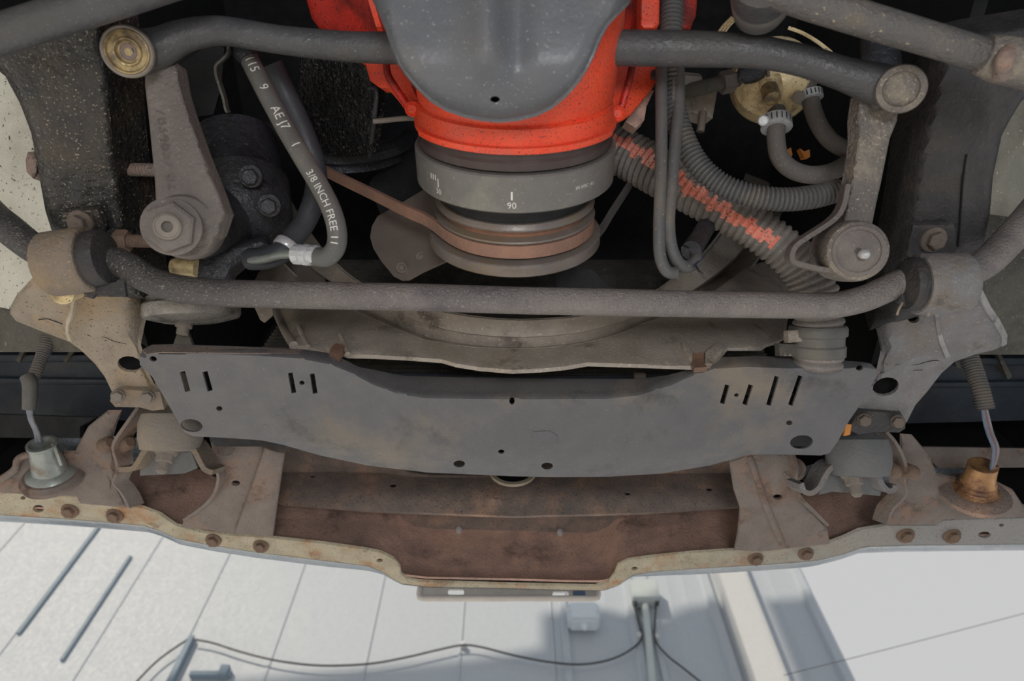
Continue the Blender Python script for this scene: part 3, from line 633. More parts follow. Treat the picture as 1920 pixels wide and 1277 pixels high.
# ================================================================== CROSSMEMBER
def xm(x, y):
    d = .470
    d -= .017 * math.exp(-((x - 912) / 34) ** 2) * sm(165, 90, y)                     # pressed rib
    d += .006 * math.exp(-((x - 965) / 26) ** 2) * sm(165, 90, y)
    d += .05 * (sm(60, 270, y) ** 2) + .02 * sm(180, 240, abs(x - 940) * .9) * 1.2
    return d
xo = thing('crossmember', 'smooth grey crossmember with a rounded dip hanging in front of the orange oil pan', 'crossmember', P(940, 90, .5))
sheet('pressing', [(668, -70), (690, -20), (700, 5), (712, 30), (724, 60), (733, 90), (744, 118), (760, 142), (780, 166), (805, 190), (835, 208), (868, 219), (900, 226), (935, 229), (970, 226), (1004, 218), (1036, 203), (1064, 180), (1086, 155), (1103, 128), (1117, 100), (1128, 72), (1142, 46), (1160, 26), (1182, 4), (1196, -70)], xm, .012, m_xmem, xo, step=11, rnd=34, rz=.022, holes=[ell(928, 186, 9, 6)])
sheet('hole_shade', [(900, 165), (955, 165), (955, 205), (900, 205)], lambda x, y: xm(x, y) + .014, .003, m_void, xo, step=12)  # black sheet added so the small hole reads dark
# ================================================================== ORANGE ENGINE
TILT = RAD(6); CA = Vector((0, math.cos(TILT), math.sin(TILT)))      # crankshaft axis, pointing to the front of the car
C0 = P(966, 333, .672)                                                # centre of the damper's front face
eng = thing('engine', 'bright orange engine with rounded oil pan front and flanged rails', 'engine', C0 - CA * .15)
AX, A1, A2 = axes(CA)
# which angle of the lathe is down?
dn = math.degrees(math.atan2(Vector((0, 0, -1)).dot(A2), Vector((0, 0, -1)).dot(A1)))
lathe('oil_pan', C0, CA, [(-.19, .0935), (-.1365, .0935), (-.115, .0925), (-.080, .0895), (-.076, .0868), (-.074, .0900), (-.061, .0915), (-.0585, .094), (-.0555, .094)], m_red, eng, seg=44, a0=dn - 100, a1=dn + 100, cap=False, sharp=30)
lathe('front_lip', C0, CA, [(-.061, .0885), (-.0605, .0965), (-.058, .0972), (-.0555, .0965), (-.0550, .088)], m_red, eng, seg=44, a0=dn - 62, a1=dn + 62, cap=False)
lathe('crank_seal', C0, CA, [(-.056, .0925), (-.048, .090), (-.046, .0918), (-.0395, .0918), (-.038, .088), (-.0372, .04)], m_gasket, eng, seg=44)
for s in (-1, 1):
    if s < 0:
        pts = [(640, 90), (662, 108), (686, 122), (694, 152), (714, 166), (726, 165), (748, 190), (764, 212), (776, 217), (790, 216), (800, 214), (790, 196), (776, 170), (762, 130), (748, 100), (735, 70), (700, 60), (655, 60)]; D = lambda x, y: .645 + .0002 * (x - 780) * -1
        rib = [(726, 90, .632), (726, 135, .632), (742, 165, .634), (770, 206, .64)]; bt = (774, 204)
    else:
        pts = [(1160, 60), (1218, 80), (1232, 100), (1233, 145), (1224, 165), (1204, 190), (1182, 216), (1168, 226), (1150, 227), (1140, 226), (1128, 210), (1140, 160), (1150, 110)]; D = lambda x, y: .645 + .0002 * (x - 1160)
        rib = [(1192, 90, .632), (1182, 140, .634), (1172, 180, .637), (1163, 208, .64)]; bt = (1158, 213)
    sheet('pan_flange', pts, D, .012, m_red, eng, step=9, rnd=4, rz=.002)
    tube('flange_rib', px(*rib), .0035, m_redD, eng, seg=10)
    lathe('bolt_boss', P(bt[0], bt[1], .636), facing(P(bt[0], bt[1], .63)), [(-.006, .0075), (0, .0075), (.0015, .0062), (.0005, .0052), (.002, .0035), (.002, 0)], m_red, eng, seg=20)
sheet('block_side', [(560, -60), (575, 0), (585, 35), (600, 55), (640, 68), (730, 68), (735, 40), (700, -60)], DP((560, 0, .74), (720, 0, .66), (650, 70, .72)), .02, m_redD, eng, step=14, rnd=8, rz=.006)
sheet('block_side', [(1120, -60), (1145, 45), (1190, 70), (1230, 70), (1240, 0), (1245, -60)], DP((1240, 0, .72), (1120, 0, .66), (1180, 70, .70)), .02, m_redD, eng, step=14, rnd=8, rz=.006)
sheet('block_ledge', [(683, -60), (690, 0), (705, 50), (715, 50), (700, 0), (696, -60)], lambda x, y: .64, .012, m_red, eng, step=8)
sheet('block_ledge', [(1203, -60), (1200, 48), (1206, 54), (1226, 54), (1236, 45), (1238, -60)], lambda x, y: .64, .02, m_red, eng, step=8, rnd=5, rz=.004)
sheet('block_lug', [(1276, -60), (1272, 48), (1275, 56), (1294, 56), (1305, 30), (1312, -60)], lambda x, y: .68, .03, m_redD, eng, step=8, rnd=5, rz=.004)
sheet('gasket_lug', [(1200, 165), (1192, 200), (1172, 228), (1192, 240), (1208, 225), (1212, 200), (1226, 170)], lambda x, y: .675, .02, m_rust, eng, step=8)
tag(tube('dipstick_tube', px((700, 228, .70), (720, 226, .70), (760, 222, .695), (800, 222, .70)), .0028, m_boltG, None, None, seg=10), 'thin grey tube reaching the oil pan corner beside the black bracket', 'tube')
# engine mount bracket, tarred black
mb = thing('engine_mount', 'wet black tarred sheet bracket beside the left corner of the oil pan', 'bracket', P(650, 220, .72))
sheet('panel', [(560, 100), (690, 118), (700, 168), (712, 170), (704, 225), (697, 288), (660, 292), (610, 288), (585, 230), (560, 170)], DP((560, 100, .74), (705, 170, .69), (650, 290, .75)), .01, m_oil, mb, step=12, rnd=6, rz=.003, rough=.002)
tube('edge', px((690, 165, .688), (706, 170, .686), (702, 220, .70), (694, 290, .735)), .0026, m_gear, mb, seg=8)
tag(sheet('steering_bracket', [(300, 150), (395, 80), (420, 90), (415, 160), (400, 215), (360, 220), (330, 200)], DP((300, 150, .69), (420, 90, .68), (380, 220, .72)), .03, m_dark, None, step=14), 'black bracket plate hidden behind the top of the pitman arm', 'bracket')
R1 = px((425, 82, .60), (424, 98, .60), (414, 110, .60), (402, 122, .60), (402, 140, .605), (408, 160, .61), (416, 185, .615), (420, 205, .62), (424, 212, .62))
tag(loft('curved_strap', [R1, [v + v.normalized() * .02 + Vector((.003, 0, 0)) for v in R1]], m_linerD, None, .002, 30), 'bent rusty strap between the pitman arm and the lettered hose', 'strap')

# ================================================================== DAMPER AND PULLEY
dm = thing('harmonic_damper', 'grey harmonic damper ring with engraved timing marks under the orange oil pan', 'damper', C0)
RD = .0955
lathe('ring', C0, CA, [(-.0375, .06), (-.037, RD - .0015), (-.0355, RD), (-.0045, RD), (-.003, RD - .0015), (-.0025, .07), (.004, .068), (.006, .04)], m_damp, dm, seg=80)
lathe('hub', C0, CA, [(-.003, .079), (.006, .077), (.010, .074), (.016, .073), (.018, .04)], m_dark, dm, seg=48)
def on_damper(s0, ang, r=RD + .0003):
    # x runs along the rim to the picture's right, y along the axis to the rear
    def F(x, y):
        a = RAD(dn) + ang + x / r
        q = C0 + CA * (s0 - y) + (A1 * math.cos(a) + A2 * math.sin(a)) * r; return q
    return F
sgn = 1 if (A1 * math.cos(RAD(dn) + .1) + A2 * math.sin(RAD(dn) + .1)).x > 0 else -1
def od(s0, ang, r=RD + .0003):
    F = on_damper(s0, ang * sgn, r); return lambda x, y: F(x * sgn, y)
def tick(s0, ang, L, w=.0006):
    bm = bmesh.new(); F = od(s0, ang)
    v = [bm.verts.new(F(x, y)) for x, y in ((-w, -L / 2), (w, -L / 2), (w, L / 2), (-w, L / 2))]; bm.faces.new(v)
    return fin('timing_mark', bm, m_etch, dm, recalc=False)
writing('90', .0084, od(-.0105, -.035), m_etch, dm)
tick(-.0195, -.035, .0075, .0008)
writing('30', .0072, od(-.012, -.80), m_etch, dm); tick(-.020, -.80, .008)
for k in range(3): tick(-.024, -.835 - k * .035, .005)
writing('SFI SPEC 18.1', .0042, od(-.020, .70), m_etch, dm)
pu = thing('crank_pulley', 'brown multi-groove crank pulley with polished rims below the damper', 'pulley', C0 + CA * .05)
def rp_(*l): return [(s, r) for s, r in l]
rsh = lathe('rear_sheave', C0, CA, rp_((.016, .05), (.0165, .0755), (.020, .0785), (.0215, .0790), (.0225, .0785), (.0245, .072), (.030, .072), (.0320, .0795), (.0335, .0802), (.0345, .0795), (.035, .05)), m_pul, pu, seg=72, sharp=25)
lathe('groove_rust', C0, CA, [(.0243, .0718), (.0245, .0728), (.0300, .0728), (.0302, .0718)], m_groove, rsh, 'rusty groove floor', seg=72)
lathe('middle_sheave', C0, CA, rp_((.035, .05), (.0353, .0788), (.0455, .0788), (.0475, .072), (.048, .05)), m_pul, pu, seg=72, sharp=25)
fsh = lathe('front_sheave', C0, CA, rp_((.048, .05), (.0482, .067), (.0505, .070), (.0525, .0855), (.0535, .0868), (.0632, .0876), (.0645, .0862), (.065, .05)), m_pul, pu, seg=72, sharp=25)
for s, r in ((.0213, .0791), (.0335, .0803), (.0534, .0869)):
    lathe('rim_edge', C0, CA, [(s - .0006, r - .0006), (s, r + .0002), (s + .0006, r - .0006)], m_edge, fsh if s > .05 else rsh, 'polished rim', seg=72, cap=False)
writing('3970690 BM', .0062, od(.0585, .02, .0877), mat('faint cast number', (150, 136, 116), (140, 126, 108), .5, bump=0), pu)
# belts
def belt(name, pts, w, th, m, label):
    tag(tube(name, pts, w, m, None, None, seg=8, flat=th / w), label, 'belt')
rim = lambda s, ang, r: C0 + CA * s + (A1 * math.cos(RAD(dn) + ang * sgn) + A2 * math.sin(RAD(dn) + ang * sgn)) * r
L = px((600, 318, .80), (640, 338, .775), (700, 367, .74), (760, 397, .705), (800, 415, .685)) + [rim(.0415, -.95, .0805), rim(.0415, -.6, .081), rim(.0415, -.3, .081), rim(.0415, 0, .081), rim(.0415, .3, .081), rim(.0415, .6, .081), rim(.0415, .9, .081), rim(.0415, 1.3, .081), rim(.0415, 1.8, .081)]
def flat_belt(name, pts, wdir, w, th, m, label):
    R = [[p - wdir * w / 2 for p in pts], [p + wdir * w / 2 for p in pts]]
    tag(loft(name, R, m, None, th, 70), label, 'belt')
flat_belt('fan_belt', L, CA, .0125, .004, m_belt, 'rusty brown fan belt running from the pulley up to the left')
Rb = [rim(.057, .9, .079), rim(.057, 1.15, .079)] + px((1130, 432, .715), (1150, 400, .735), (1172, 366, .76), (1192, 334, .78))
flat_belt('fan_belt', Rb, CA, .010, .004, m_beltG, 'thin grey belt running from the pulley up to the right')

# ================================================================== FAN
fn = thing('fan', 'dark brown riveted fan blades seen left of the crank pulley', 'fan', P(960, 450, .85))
bl_ = sheet('blade', [(694, 445), (697, 425), (708, 405), (740, 388), (800, 352), (840, 340), (850, 470), (838, 488), (790, 510), (765, 524), (752, 525), (738, 518), (715, 490), (700, 466)], DP((700, 430, .80), (840, 350, .77), (760, 520, .75)), .003, m_fan, fn, step=14)
sheet('blade_root', [(692, 345), (700, 330), (760, 290), (800, 270), (815, 350), (740, 385), (712, 400)], DP((700, 340, .86), (800, 270, .84), (740, 385, .83)), .004, m_dark, fn, step=16)
for c, r in ((753, 502), (790, 482)): lathe('rivet', P(c, r, .752), facing(P(c, r, .75), 1), [(-.002, .006), (.0006, .006), (.001, .0035), (.003, .003), (.0036, 0)], m_boltD, bl_, seg=16)
sheet('blade', [(1040, 520), (1065, 500), (1110, 505), (1150, 545), (1120, 575), (1050, 565)], lambda x, y: .80, .003, m_dark, fn, step=16)
# alternator / water pump silhouettes on the left, deep in the bay
g = thing('alternator_pulley', 'dark ringed pulley deep in the bay left of the damper', 'pulley', P(680, 270, .85))
lathe('sheave', P(660, 262, .86), CA, [(-.02, .03), (-.018, .075), (-.010, .066), (-.004, .075), (.004, .078), (.012, .066), (.018, .07), (.02, .02)], m_gear, g, seg=48)

# ================================================================== RADIATOR AND SHROUD
rd = thing('radiator', 'black radiator core with fine fin rows behind the fan shroud', 'radiator', (0, .47, .9))
box('core', (-.36, .475, .70), (.36, .50, 1.2), m_void, rd)
box('bottom_tank', (-.37, .45, .675), (.37, .51, .71), m_dark, rd, .006)
bm = bmesh.new()
for k in range(46):
    z = .715 + k * .0105
    box_bm((-.355, .463, z), (.355, .474, z + .003), bm)
f = fin('fin_rows', bm, m_linerD, rd); f['kind'] = 'stuff'
bm = bmesh.new(); L = px((700, 700, VY(.43)), (960, 709, VY(.43)), (1300, 704, VY(.43))); tube_bm(L, .003, 8, bm=bm); fin('lower_rail', bm, m_blue, rd)
lathe('drain_cock', P(1198, 705, VY(.425)), Vector((1, 0, 0)), [(-.006, .0045), (.006, .0045), (.008, .003)], m_boltG, rd, seg=12)
sd = thing('fan_shroud', 'dusty brown plastic fan shroud with curved stepped ring above the grey splash plate', 'shroud', P(960, 640, .72))
def arc(l, y): return [P(c, r, VY(y)) for c, r in l]
A1_ = arc([(520, 330), (560, 400), (605, 465), (670, 525), (740, 557), (815, 579), (890, 592), (960, 598), (1030, 596), (1090, 590), (1160, 572), (1235, 540), (1330, 460), (1375, 385), (1400, 320)], .325)
A0_ = [v + Vector((0, .06, 0)) for v in A1_]
A2_ = arc([(470, 330), (510, 410), (560, 480), (640, 540), (730, 581), (820, 614), (890, 627), (960, 632), (1030, 630), (1090, 623), (1180, 598), (1290, 550), (1390, 470), (1430, 395), (1450, 320)], .343)
A25 = arc([(470, 334), (510, 415), (560, 486), (640, 547), (730, 588), (820, 622), (890, 636), (960, 641), (1030, 638), (1090, 631), (1180, 606), (1290, 558), (1390, 478), (1430, 400), (1450, 325)], .385)
A3_ = arc([(440, 350), (490, 440), (545, 505), (610, 555), (660, 580), (730, 611), (800, 638), (880, 650), (960, 654), (1030, 651), (1090, 644), (1160, 626), (1215, 603), (1310, 575), (1400, 510), (1450, 430), (1480, 350)], .352)
loft('ring', [A0_, A1_, A2_, A25, A3_], m_shroud, sd, .003, 60, True, 28)
def pan(x, y):
    d = VY(.352 + .045 * sm(560, 500, x) + .02 * sm(1400, 1480, x), .0)(x, y)
    d += .008 * sm(655, 676, y) * (1 - sm(350, 200, abs(x - 965)) * 1.0) * sm(150, 250, abs(x - 965))
    return d
sheet('panel', [(476, 530), (484, 512), (502, 497), (532, 488), (600, 486), (615, 545), (650, 574), (700, 597), (740, 614), (800, 637), (880, 649), (960, 653), (1030, 650), (1090, 643), (1160, 625), (1215, 602), (1300, 574), (1340, 545), (1400, 500), (1470, 480), (1500, 520), (1480, 585), (1476, 602), (1473, 630), (1458, 640), (1438, 645), (1428, 652), (1364, 652), (1350, 668), (1334, 683), (1310, 688), (1200, 684), (1102, 681), (1060, 688), (1020, 692), (960, 695), (900, 690), (855, 683), (828, 675), (760, 670), (700, 667), (652, 666), (640, 662), (618, 672), (612, 662), (592, 656), (577, 651), (553, 650), (545, 645), (522, 606), (508, 572)], pan, .004, m_shroud, sd, step=13, rnd=5, rz=.002, sharp=30)
for l, w in ([(560, 612), (568, 632), (577, 650)], .0028), ([(638, 628), (645, 645), (652, 664)], .0028), ([(512, 572), (530, 612), (551, 648)], .005): tube('rib', [P(x, y, pan(x, y) - .004) for x, y in l], w, m_shroud, sd, seg=10)
sheet('clip', [(620, 652), (630, 643), (646, 648), (640, 662), (633, 671), (617, 664)], lambda x, y: pan(x, y) - .012, .006, m_clip, sd, 'rusty brown clip', step=7)
sheet('clip_pocket', [(1278, 640), (1290, 644), (1300, 660), (1306, 678), (1292, 672), (1280, 652)], lambda x, y: pan(x, y) - .010, .008, m_shroud, sd, step=7, rnd=3, rz=.002)
sheet('clip_pocket', [(1345, 640), (1360, 648), (1352, 664), (1334, 682), (1320, 682), (1322, 660)], lambda x, y: pan(x, y) - .010, .008, m_shroud, sd, step=7, rnd=3, rz=.002)
sheet('clip', [(1300, 662), (1320, 662), (1320, 680), (1326, 688), (1302, 690), (1298, 680)], lambda x, y: pan(x, y) - .012, .006, m_clip, sd, 'rusty brown clip', step=7)
sheet('side_tab', [(1478, 620), (1510, 617), (1513, 640), (1478, 643)], lambda x, y: .70, .012, m_shroud, sd, step=9, rnd=3, rz=.001)
sheet('side_tab', [(1460, 644), (1514, 646), (1512, 669), (1462, 668)], lambda x, y: .705, .012, m_linerD, sd, step=9, rnd=3, rz=.001)
sheet('left_tab', [(476, 574), (510, 576), (512, 590), (495, 605), (488, 600)], lambda x, y: .76, .004, m_shroud, sd, step=8)

# ================================================================== HOSES, LOOMS, WIRES
def tube_writing(s, pts, r, s0, size, mt, par, side=1, rot=0.):
    p = resample(catmull(pts, 8), 200); fr = frames(p); L = sum((b - a).length for a, b in zip(p, p[1:]))
    def F(x, y):
        u = max(0, min(1, (s0 * L + x * side) / L)) * 199; i = min(int(u), 198); q = p[i].lerp(p[i + 1], u - i); t, n, b = fr[i]
        a = -y * side / r + rot
        return q + (n * math.cos(a) + b * math.sin(a)) * (r + .0004)
    return writing(s, size, F, mt, par, cuts=3)
ph = thing('power_steering_hose', 'grey rubber hose with white printed lettering and a crimped metal end', 'hose', P(580, 330, .6))
HP = px((452, 78, .62), (472, 120, .615), (500, 175, .61), (535, 240, .605), (570, 300, .60), (600, 350, .597), (622, 395, .595), (632, 435, .595), (629, 465, .597), (612, 482, .60), (588, 480, .605))
tube('hose', HP, .0085, m_rub, ph, seg=20, n=10)
for s, u in (('S 115', .115), ('9', .235), ('AE J7', .37), ('1', .49)): tube_writing(s, HP, .0085, u, .0112, m_white, ph)
tube_writing('3/8 INCH FREE 11', HP, .0085, .74, .0090, m_white, ph, rot=.25)
a, b = P(596, 479, .603), P(552, 477, .612); ax = b - a; L_ = ax.length
lathe('crimp_ferrule', a, ax, [(0, .0075), (.001, .0092), (L_ * .18, .0092), (L_ * .22, .008), (L_ * .32, .008), (L_ * .36, .0095), (L_ * .52, .0098), (L_ * .56, .008), (L_ * .64, .008), (L_ * .68, .0092), (L_ * .95, .0092), (L_, .006)], m_zinc, ph, 'bright crimped ferrule', seg=12, sharp=25)
tube('metal_line', px((556, 476, .615), (525, 478, .63), (495, 486, .645), (470, 488, .66)), .004, m_sock, ph, seg=12)
lathe('upper_fitting', P(466, 112, .613), HP[0] - HP[2], [(0, .0075), (.004, .010), (.018, .0105), (.022, .008), (.034, .008)], m_gear, ph, seg=14)
rh = thing('return_hose', 'black rubber hose curving behind the lettered hose with a small clamp', 'hose', P(570, 330, .68))
tube('hose', px((508, 120, .66), (540, 185, .675), (570, 250, .68), (590, 310, .685), (592, 360, .685), (575, 410, .68), (550, 445, .67), (528, 472, .66), (500, 484, .66), (470, 486, .67)), .0108, m_rubD, rh, seg=18)
a, b = P(541, 455, .665), P(533, 466, .662); lathe('hose_clamp', a, b - a, [(0, .0115), (.001, .0122), ((b - a).length, .0122), ((b - a).length + .001, .0115)], m_zinc, rh, seg=24)
tag(tube('vent_hose', px((440, 330, .80), (450, 270, .80), (490, 245, .80), (540, 250, .80)), .012, m_dark, None, None, seg=14), 'black hose bending deep in the bay behind the steering gear', 'hose')
hs = thing('radiator_hose', 'fat corrugated radiator hose splashed with an orange paint stripe', 'hose', P(1330, 380, .72))
RP = px((1130, 268, .78), (1190, 298, .768), (1250, 332, .752), (1310, 366, .735), (1370, 400, .722), (1425, 434, .714), (1470, 468, .71), (1505, 503, .708), (1526, 545, .708), (1534, 590, .71), (1534, 640, .715), (1530, 690, .72))
tube('hose', RP, [.026, .027, .026, .024, .0225, .0222, .0235, .0255, .0265], [m_rhose, m_stripe], hs, seg=32, corr=(.0074, .0028), slot=lambda u, a: u < .60 and abs(a + 22 - 24 * sm(.1, .5, u) + 5 * math.sin(u * 90)) < 17 + 4 * math.sin(u * 160))
a, b = P(1534, 610, .712), P(1532, 660, .716); lathe('end_cuff', a, b - a, [(0, .027), (.003, .029), (.010, .029), (.012, .0265), (.02, .0265), (.022, .028), (.032, .028)], m_rub, hs, seg=32)
cd_ = thing('wiring_conduit', 'thin corrugated wiring conduit sweeping down and right past the fuel pump', 'conduit', P(1330, 330, .64))
tube('conduit', px((1262, -40, .66), (1258, 60, .655), (1258, 140, .65), (1264, 200, .648), (1282, 260, .645), (1310, 310, .64), (1350, 345, .635), (1400, 365, .63), (1460, 374, .628), (1520, 370, .63), (1570, 357, .635)), .0112, m_loom, cd_, seg=16, corr=(.0042, .0022))
wl_ = thing('looped_cable', 'grey taped cable loop hanging beside the pulley with frayed tape tails', 'cable', P(1250, 350, .62))
tube('cable', px((1240, 120, .64), (1240, 200, .632), (1240, 280, .628), (1238, 360, .622), (1236, 430, .62), (1238, 480, .62), (1250, 508, .62), (1268, 512, .622)), .0056, m_loom, wl_, seg=14)
tube('cable', px((1272, 130, .645), (1272, 200, .64), (1266, 270, .632), (1260, 340, .626), (1254, 410, .622), (1258, 460, .622), (1272, 492, .624), (1290, 500, .628), (1305, 488, .632), (1304, 476, .64)), .0058, m_loom, wl_, seg=14)
tube('cable', px((1296, 470, .665), (1312, 445, .70), (1330, 415, .74), (1342, 395, .78)), .010, m_gear, wl_, seg=14)
for l in ([(1304, 498, .62), (1312, 510, .612), (1318, 514, .61)], [(1300, 500, .62), (1330, 470, .64), (1352, 440, .66)], [(1282, 460, .63), (1295, 466, .62), (1302, 472, .62)]): tube('tape_tail', px(*l), .0012, m_gear, wl_, seg=6)
tag(tube('thin_line', px((1262, 150, .64), (1263, 190, .64), (1264, 215, .645)), .0022, m_arm, None, None, seg=8), 'thin metal line beside the top of the wiring conduit', 'line')
tag(sheet('loom_clip', [(1222, 132), (1250, 125), (1276, 130), (1276, 160), (1250, 150), (1222, 144)], lambda x, y: .642, .006, m_gear, None, step=9), 'grey clip holding the looms under the steering link', 'clip')

# ================================================================== FUEL PUMP
fp = thing('fuel_pump', 'gold plated fuel pump with two clamped rubber hoses at upper right', 'pump', P(1445, 160, .72))
p = P(1446, 150, .71); ax = (-p.normalized() + Vector((-.1, -.1, 0))).normalized()
lathe('body', p, ax, [(-.06, .028), (-.05, .040), (-.02, .041), (-.016, .0435), (-.008, .0435), (-.004, .041), (.012, .036), (.02, .024), (.022, 0)], m_gold, fp, seg=48)
lathe('flange_seam', p, ax, [(-.0145, .0437), (-.0125, .0443), (-.0105, .0437)], m_boltD, fp, seg=48, cap=False)
sheet('dark_patch', [(1385, 128), (1440, 124), (1438, 142), (1420, 152), (1400, 156), (1386, 146)], lambda x, y: .683, .004, m_gear, fp, step=8, rnd=4, rz=.003)
a, b = P(1447, 172, .692), P(1454, 214, .690); lathe('outlet_nipple', a, b - a, [(-.014, .011), (0, .0115), (.006, .0095), ((b - a).length, .008)], m_gold, fp, seg=20)
a, b = P(1446, 178, .672), P(1452, 196, .664); lathe('plug', a, b - a, [(-.01, .0085), (0, .0088), (.006, .008), (.008, .004), (.008, 0)], m_brass, fp, seg=20)
for c, r in ((1476, 128), (1494, 178)): lathe('screw', P(c, r, .688), ax, [(-.006, .005), (.002, .005), (.003, .003)], m_gold, fp, seg=14)
sheet('screw_slot', [(1438, 126), (1443, 126), (1444, 142), (1439, 142)], lambda x, y: .674, .003, m_boltD, fp, step=5)
def fhose(label, pts, r, cl0, cl1, rc):
    h = thing('fuel_hose', label, 'hose', pts[3])
    tube('hose', pts, r, m_rubB, h, seg=20)
    ax = cl1 - cl0; L = ax.length
    cb_ = lathe('clamp_band', cl0, ax, [(0, rc - .0006), (.0003, rc), (L, rc), (L + .0003, rc - .0006)], m_zinc, h, seg=40)
    AX_, a_, b_ = axes(ax); bm = bmesh.new()
    for k in range(20):
        an = k / 20 * math.pi * 2; w = .0005; q = [(an - w / rc, .18), (an + w / rc, .18), (an + w / rc, .82), (an - w / rc, .82)]
        v = [bm.verts.new(cl0 + AX_ * L * s + (a_ * math.cos(t_) + b_ * math.sin(t_)) * (rc + .0004)) for t_, s in q]; bm.faces.new(v)
    fin('band_slots', bm, m_dark, cb_, recalc=False)
    return cb_, cl0, ax
h, q, ax = fhose('grey brown fuel hose curving right from under the gold pump', px((1455, 205, .69), (1456, 232, .685), (1455, 262, .68), (1462, 295, .675), (1485, 318, .672), (1520, 328, .672), (1560, 322, .675), (1600, 300, .69)), .0088, P(1455, 222, .687), P(1456, 240, .684), .0152)
lathe('clamp_screw', P(1431, 226, .668), facing(P(1431, 226, .67), 1), [(-.012, .0052), (.002, .0052), (.003, .004)], m_zinc, h, seg=16)
h, q, ax = fhose('grey brown fuel hose dropping from the right side of the gold pump', px((1512, 158, .70), (1518, 180, .695), (1524, 205, .692), (1536, 235, .688), (1556, 262, .686), (1582, 278, .69), (1620, 290, .70)), .0085, P(1517, 173, .695), P(1520, 187, .694), .0125)
lathe('clamp_screw', P(1496, 182, .682), facing(P(1496, 182, .68), 1), [(-.012, .006), (.002, .006), (.003, .0045)], m_boltG, h, seg=16)
lb = thing('line_bracket', 'dusty angular bracket and line fitting left of the gold pump', 'bracket', P(1320, 190, .72))
sheet('plate', [(1272, 165), (1340, 148), (1345, 170), (1336, 222), (1300, 212), (1280, 212)], DP((1272, 165, .715), (1340, 150, .725), (1330, 220, .72)), .02, m_shroud, lb, step=10, rnd=5, rz=.003)
tube('pin', px((1318, 210, .715), (1315, 235, .715), (1313, 247, .715)), .0042, m_boltD, lb, seg=12)
tube('tube_line', px((1270, 172, .71), (1310, 166, .70), (1350, 156, .698), (1385, 148, .70)), .0075, m_linerD, lb, seg=16)
a, b = P(1352, 156, .697), P(1376, 151, .699); fin('hex_fitting', hexa_bm(a, b - a, .0115, (b - a).length), m_arm, lb, 25)
fin('hex_nut', hexa_bm(P(1280, 152, .705), Vector((1, .1, 0)), .009, .018), m_boltG, lb, 25)
for k, c in enumerate((1358, 1364, 1370)): tag(tube('copper_wire', px((c - 12, 62, .62), (c - 2, 48, .62), (c + 14, 32, .62)), .0012, m_gold, None, None, seg=6), ('leftmost', 'middle', 'rightmost')[k] + ' of three gold coloured wire strands left of the ball joint', 'wire', 'gold wire strands')
tag(tube('thin_wire', px((1478, 52, .60), (1505, 62, .60), (1535, 80, .61), (1560, 100, .62)), .0016, m_gold, None, None, seg=6), 'thin yellowish wire behind the right end of the steering link', 'wire')
tag(sheet('orange_connector', [(1470, 285), (1483, 276), (1486, 290), (1478, 305), (1470, 296)], lambda x, y: .80, .01, m_amber, None, step=6), 'tiny orange plastic connector behind the fuel hose loop', 'connector')
tag(sheet('orange_connector', [(1500, 278), (1508, 284), (1518, 280), (1519, 294), (1508, 296)], lambda x, y: .80, .01, m_amber, None, step=6), 'tiny orange plastic piece right of the other connector', 'connector')

# ================================================================== STEERING GEAR
sg = thing('steering_gear', 'dark oily steering gear housing behind the pitman arm', 'steering gear', P(430, 400, .68))
lathe('sector_housing', P(352, 424, .64), (P(420, 405, .72) - P(352, 424, .64)), [(-.004, .030), (.01, .0335), (.02, .034), (.035, .036), (.075, .042), (.10, .05)], m_gear, sg, seg=36)
lathe('main_housing', P(440, 250, .76), P(455, 420, .72) - P(440, 250, .76), [(0, .03), (.01, .044), (.04, .046), (.065, .048), (.07, .052), (.11, .052), (.125, .044), (.14, .02)], m_gear, sg, seg=36)
sheet('flange_lug', [(330, 470), (400, 460), (460, 450), (500, 440), (510, 460), (470, 480), (440, 505), (430, 530), (350, 535), (320, 510)], DP((330, 470, .66), (500, 440, .69), (400, 530, .67)), .05, m_gear, sg, step=12, rnd=16, rz=.014)
for c, r in ((470, 330), (505, 385)): bolt(P(c, r, .67), facing(P(c, r, .7)), .008, m_gear, sg)
lathe('adjuster_nut', P(330, 500, .662), Vector((-1, -.1, 0)), [(-.02, .009), (0, .009), (.004, .007), (.004, 0)], m_gold, sg, 'brassy nut', seg=14)
hn = thing('horn', 'round grey double-rimmed horn disc under the left part of the stabilizer bar', 'horn', P(360, 575, .76))
p = P(360, 566, .76); ax = Vector((.06, .85, -.52))
lathe('disc', p, ax, [(-.03, .02), (-.022, .036), (-.014, .0455), (-.011, .047), (-.004, .047), (-.002, .045), (.000, .0445), (.002, .049), (.004, .0505), (.015, .0505), (.018, .049), (.023, .030), (.024, 0)], m_horn2, hn, seg=56)
sc_ = lathe('mount_stud', P(346, 604, .765), Vector((-.05, .7, -.7)), [(-.02, .006), (.0, .006), (.001, .009), (.006, .009), (.007, .0065), (.014, .0065), (.015, 0)], m_boltG, hn, seg=14)
sheet('mount_strip', [(333, 622), (352, 622), (362, 652), (360, 662), (326, 662), (324, 648)], lambda x, y: .78, .005, m_linerD, hn, step=8)
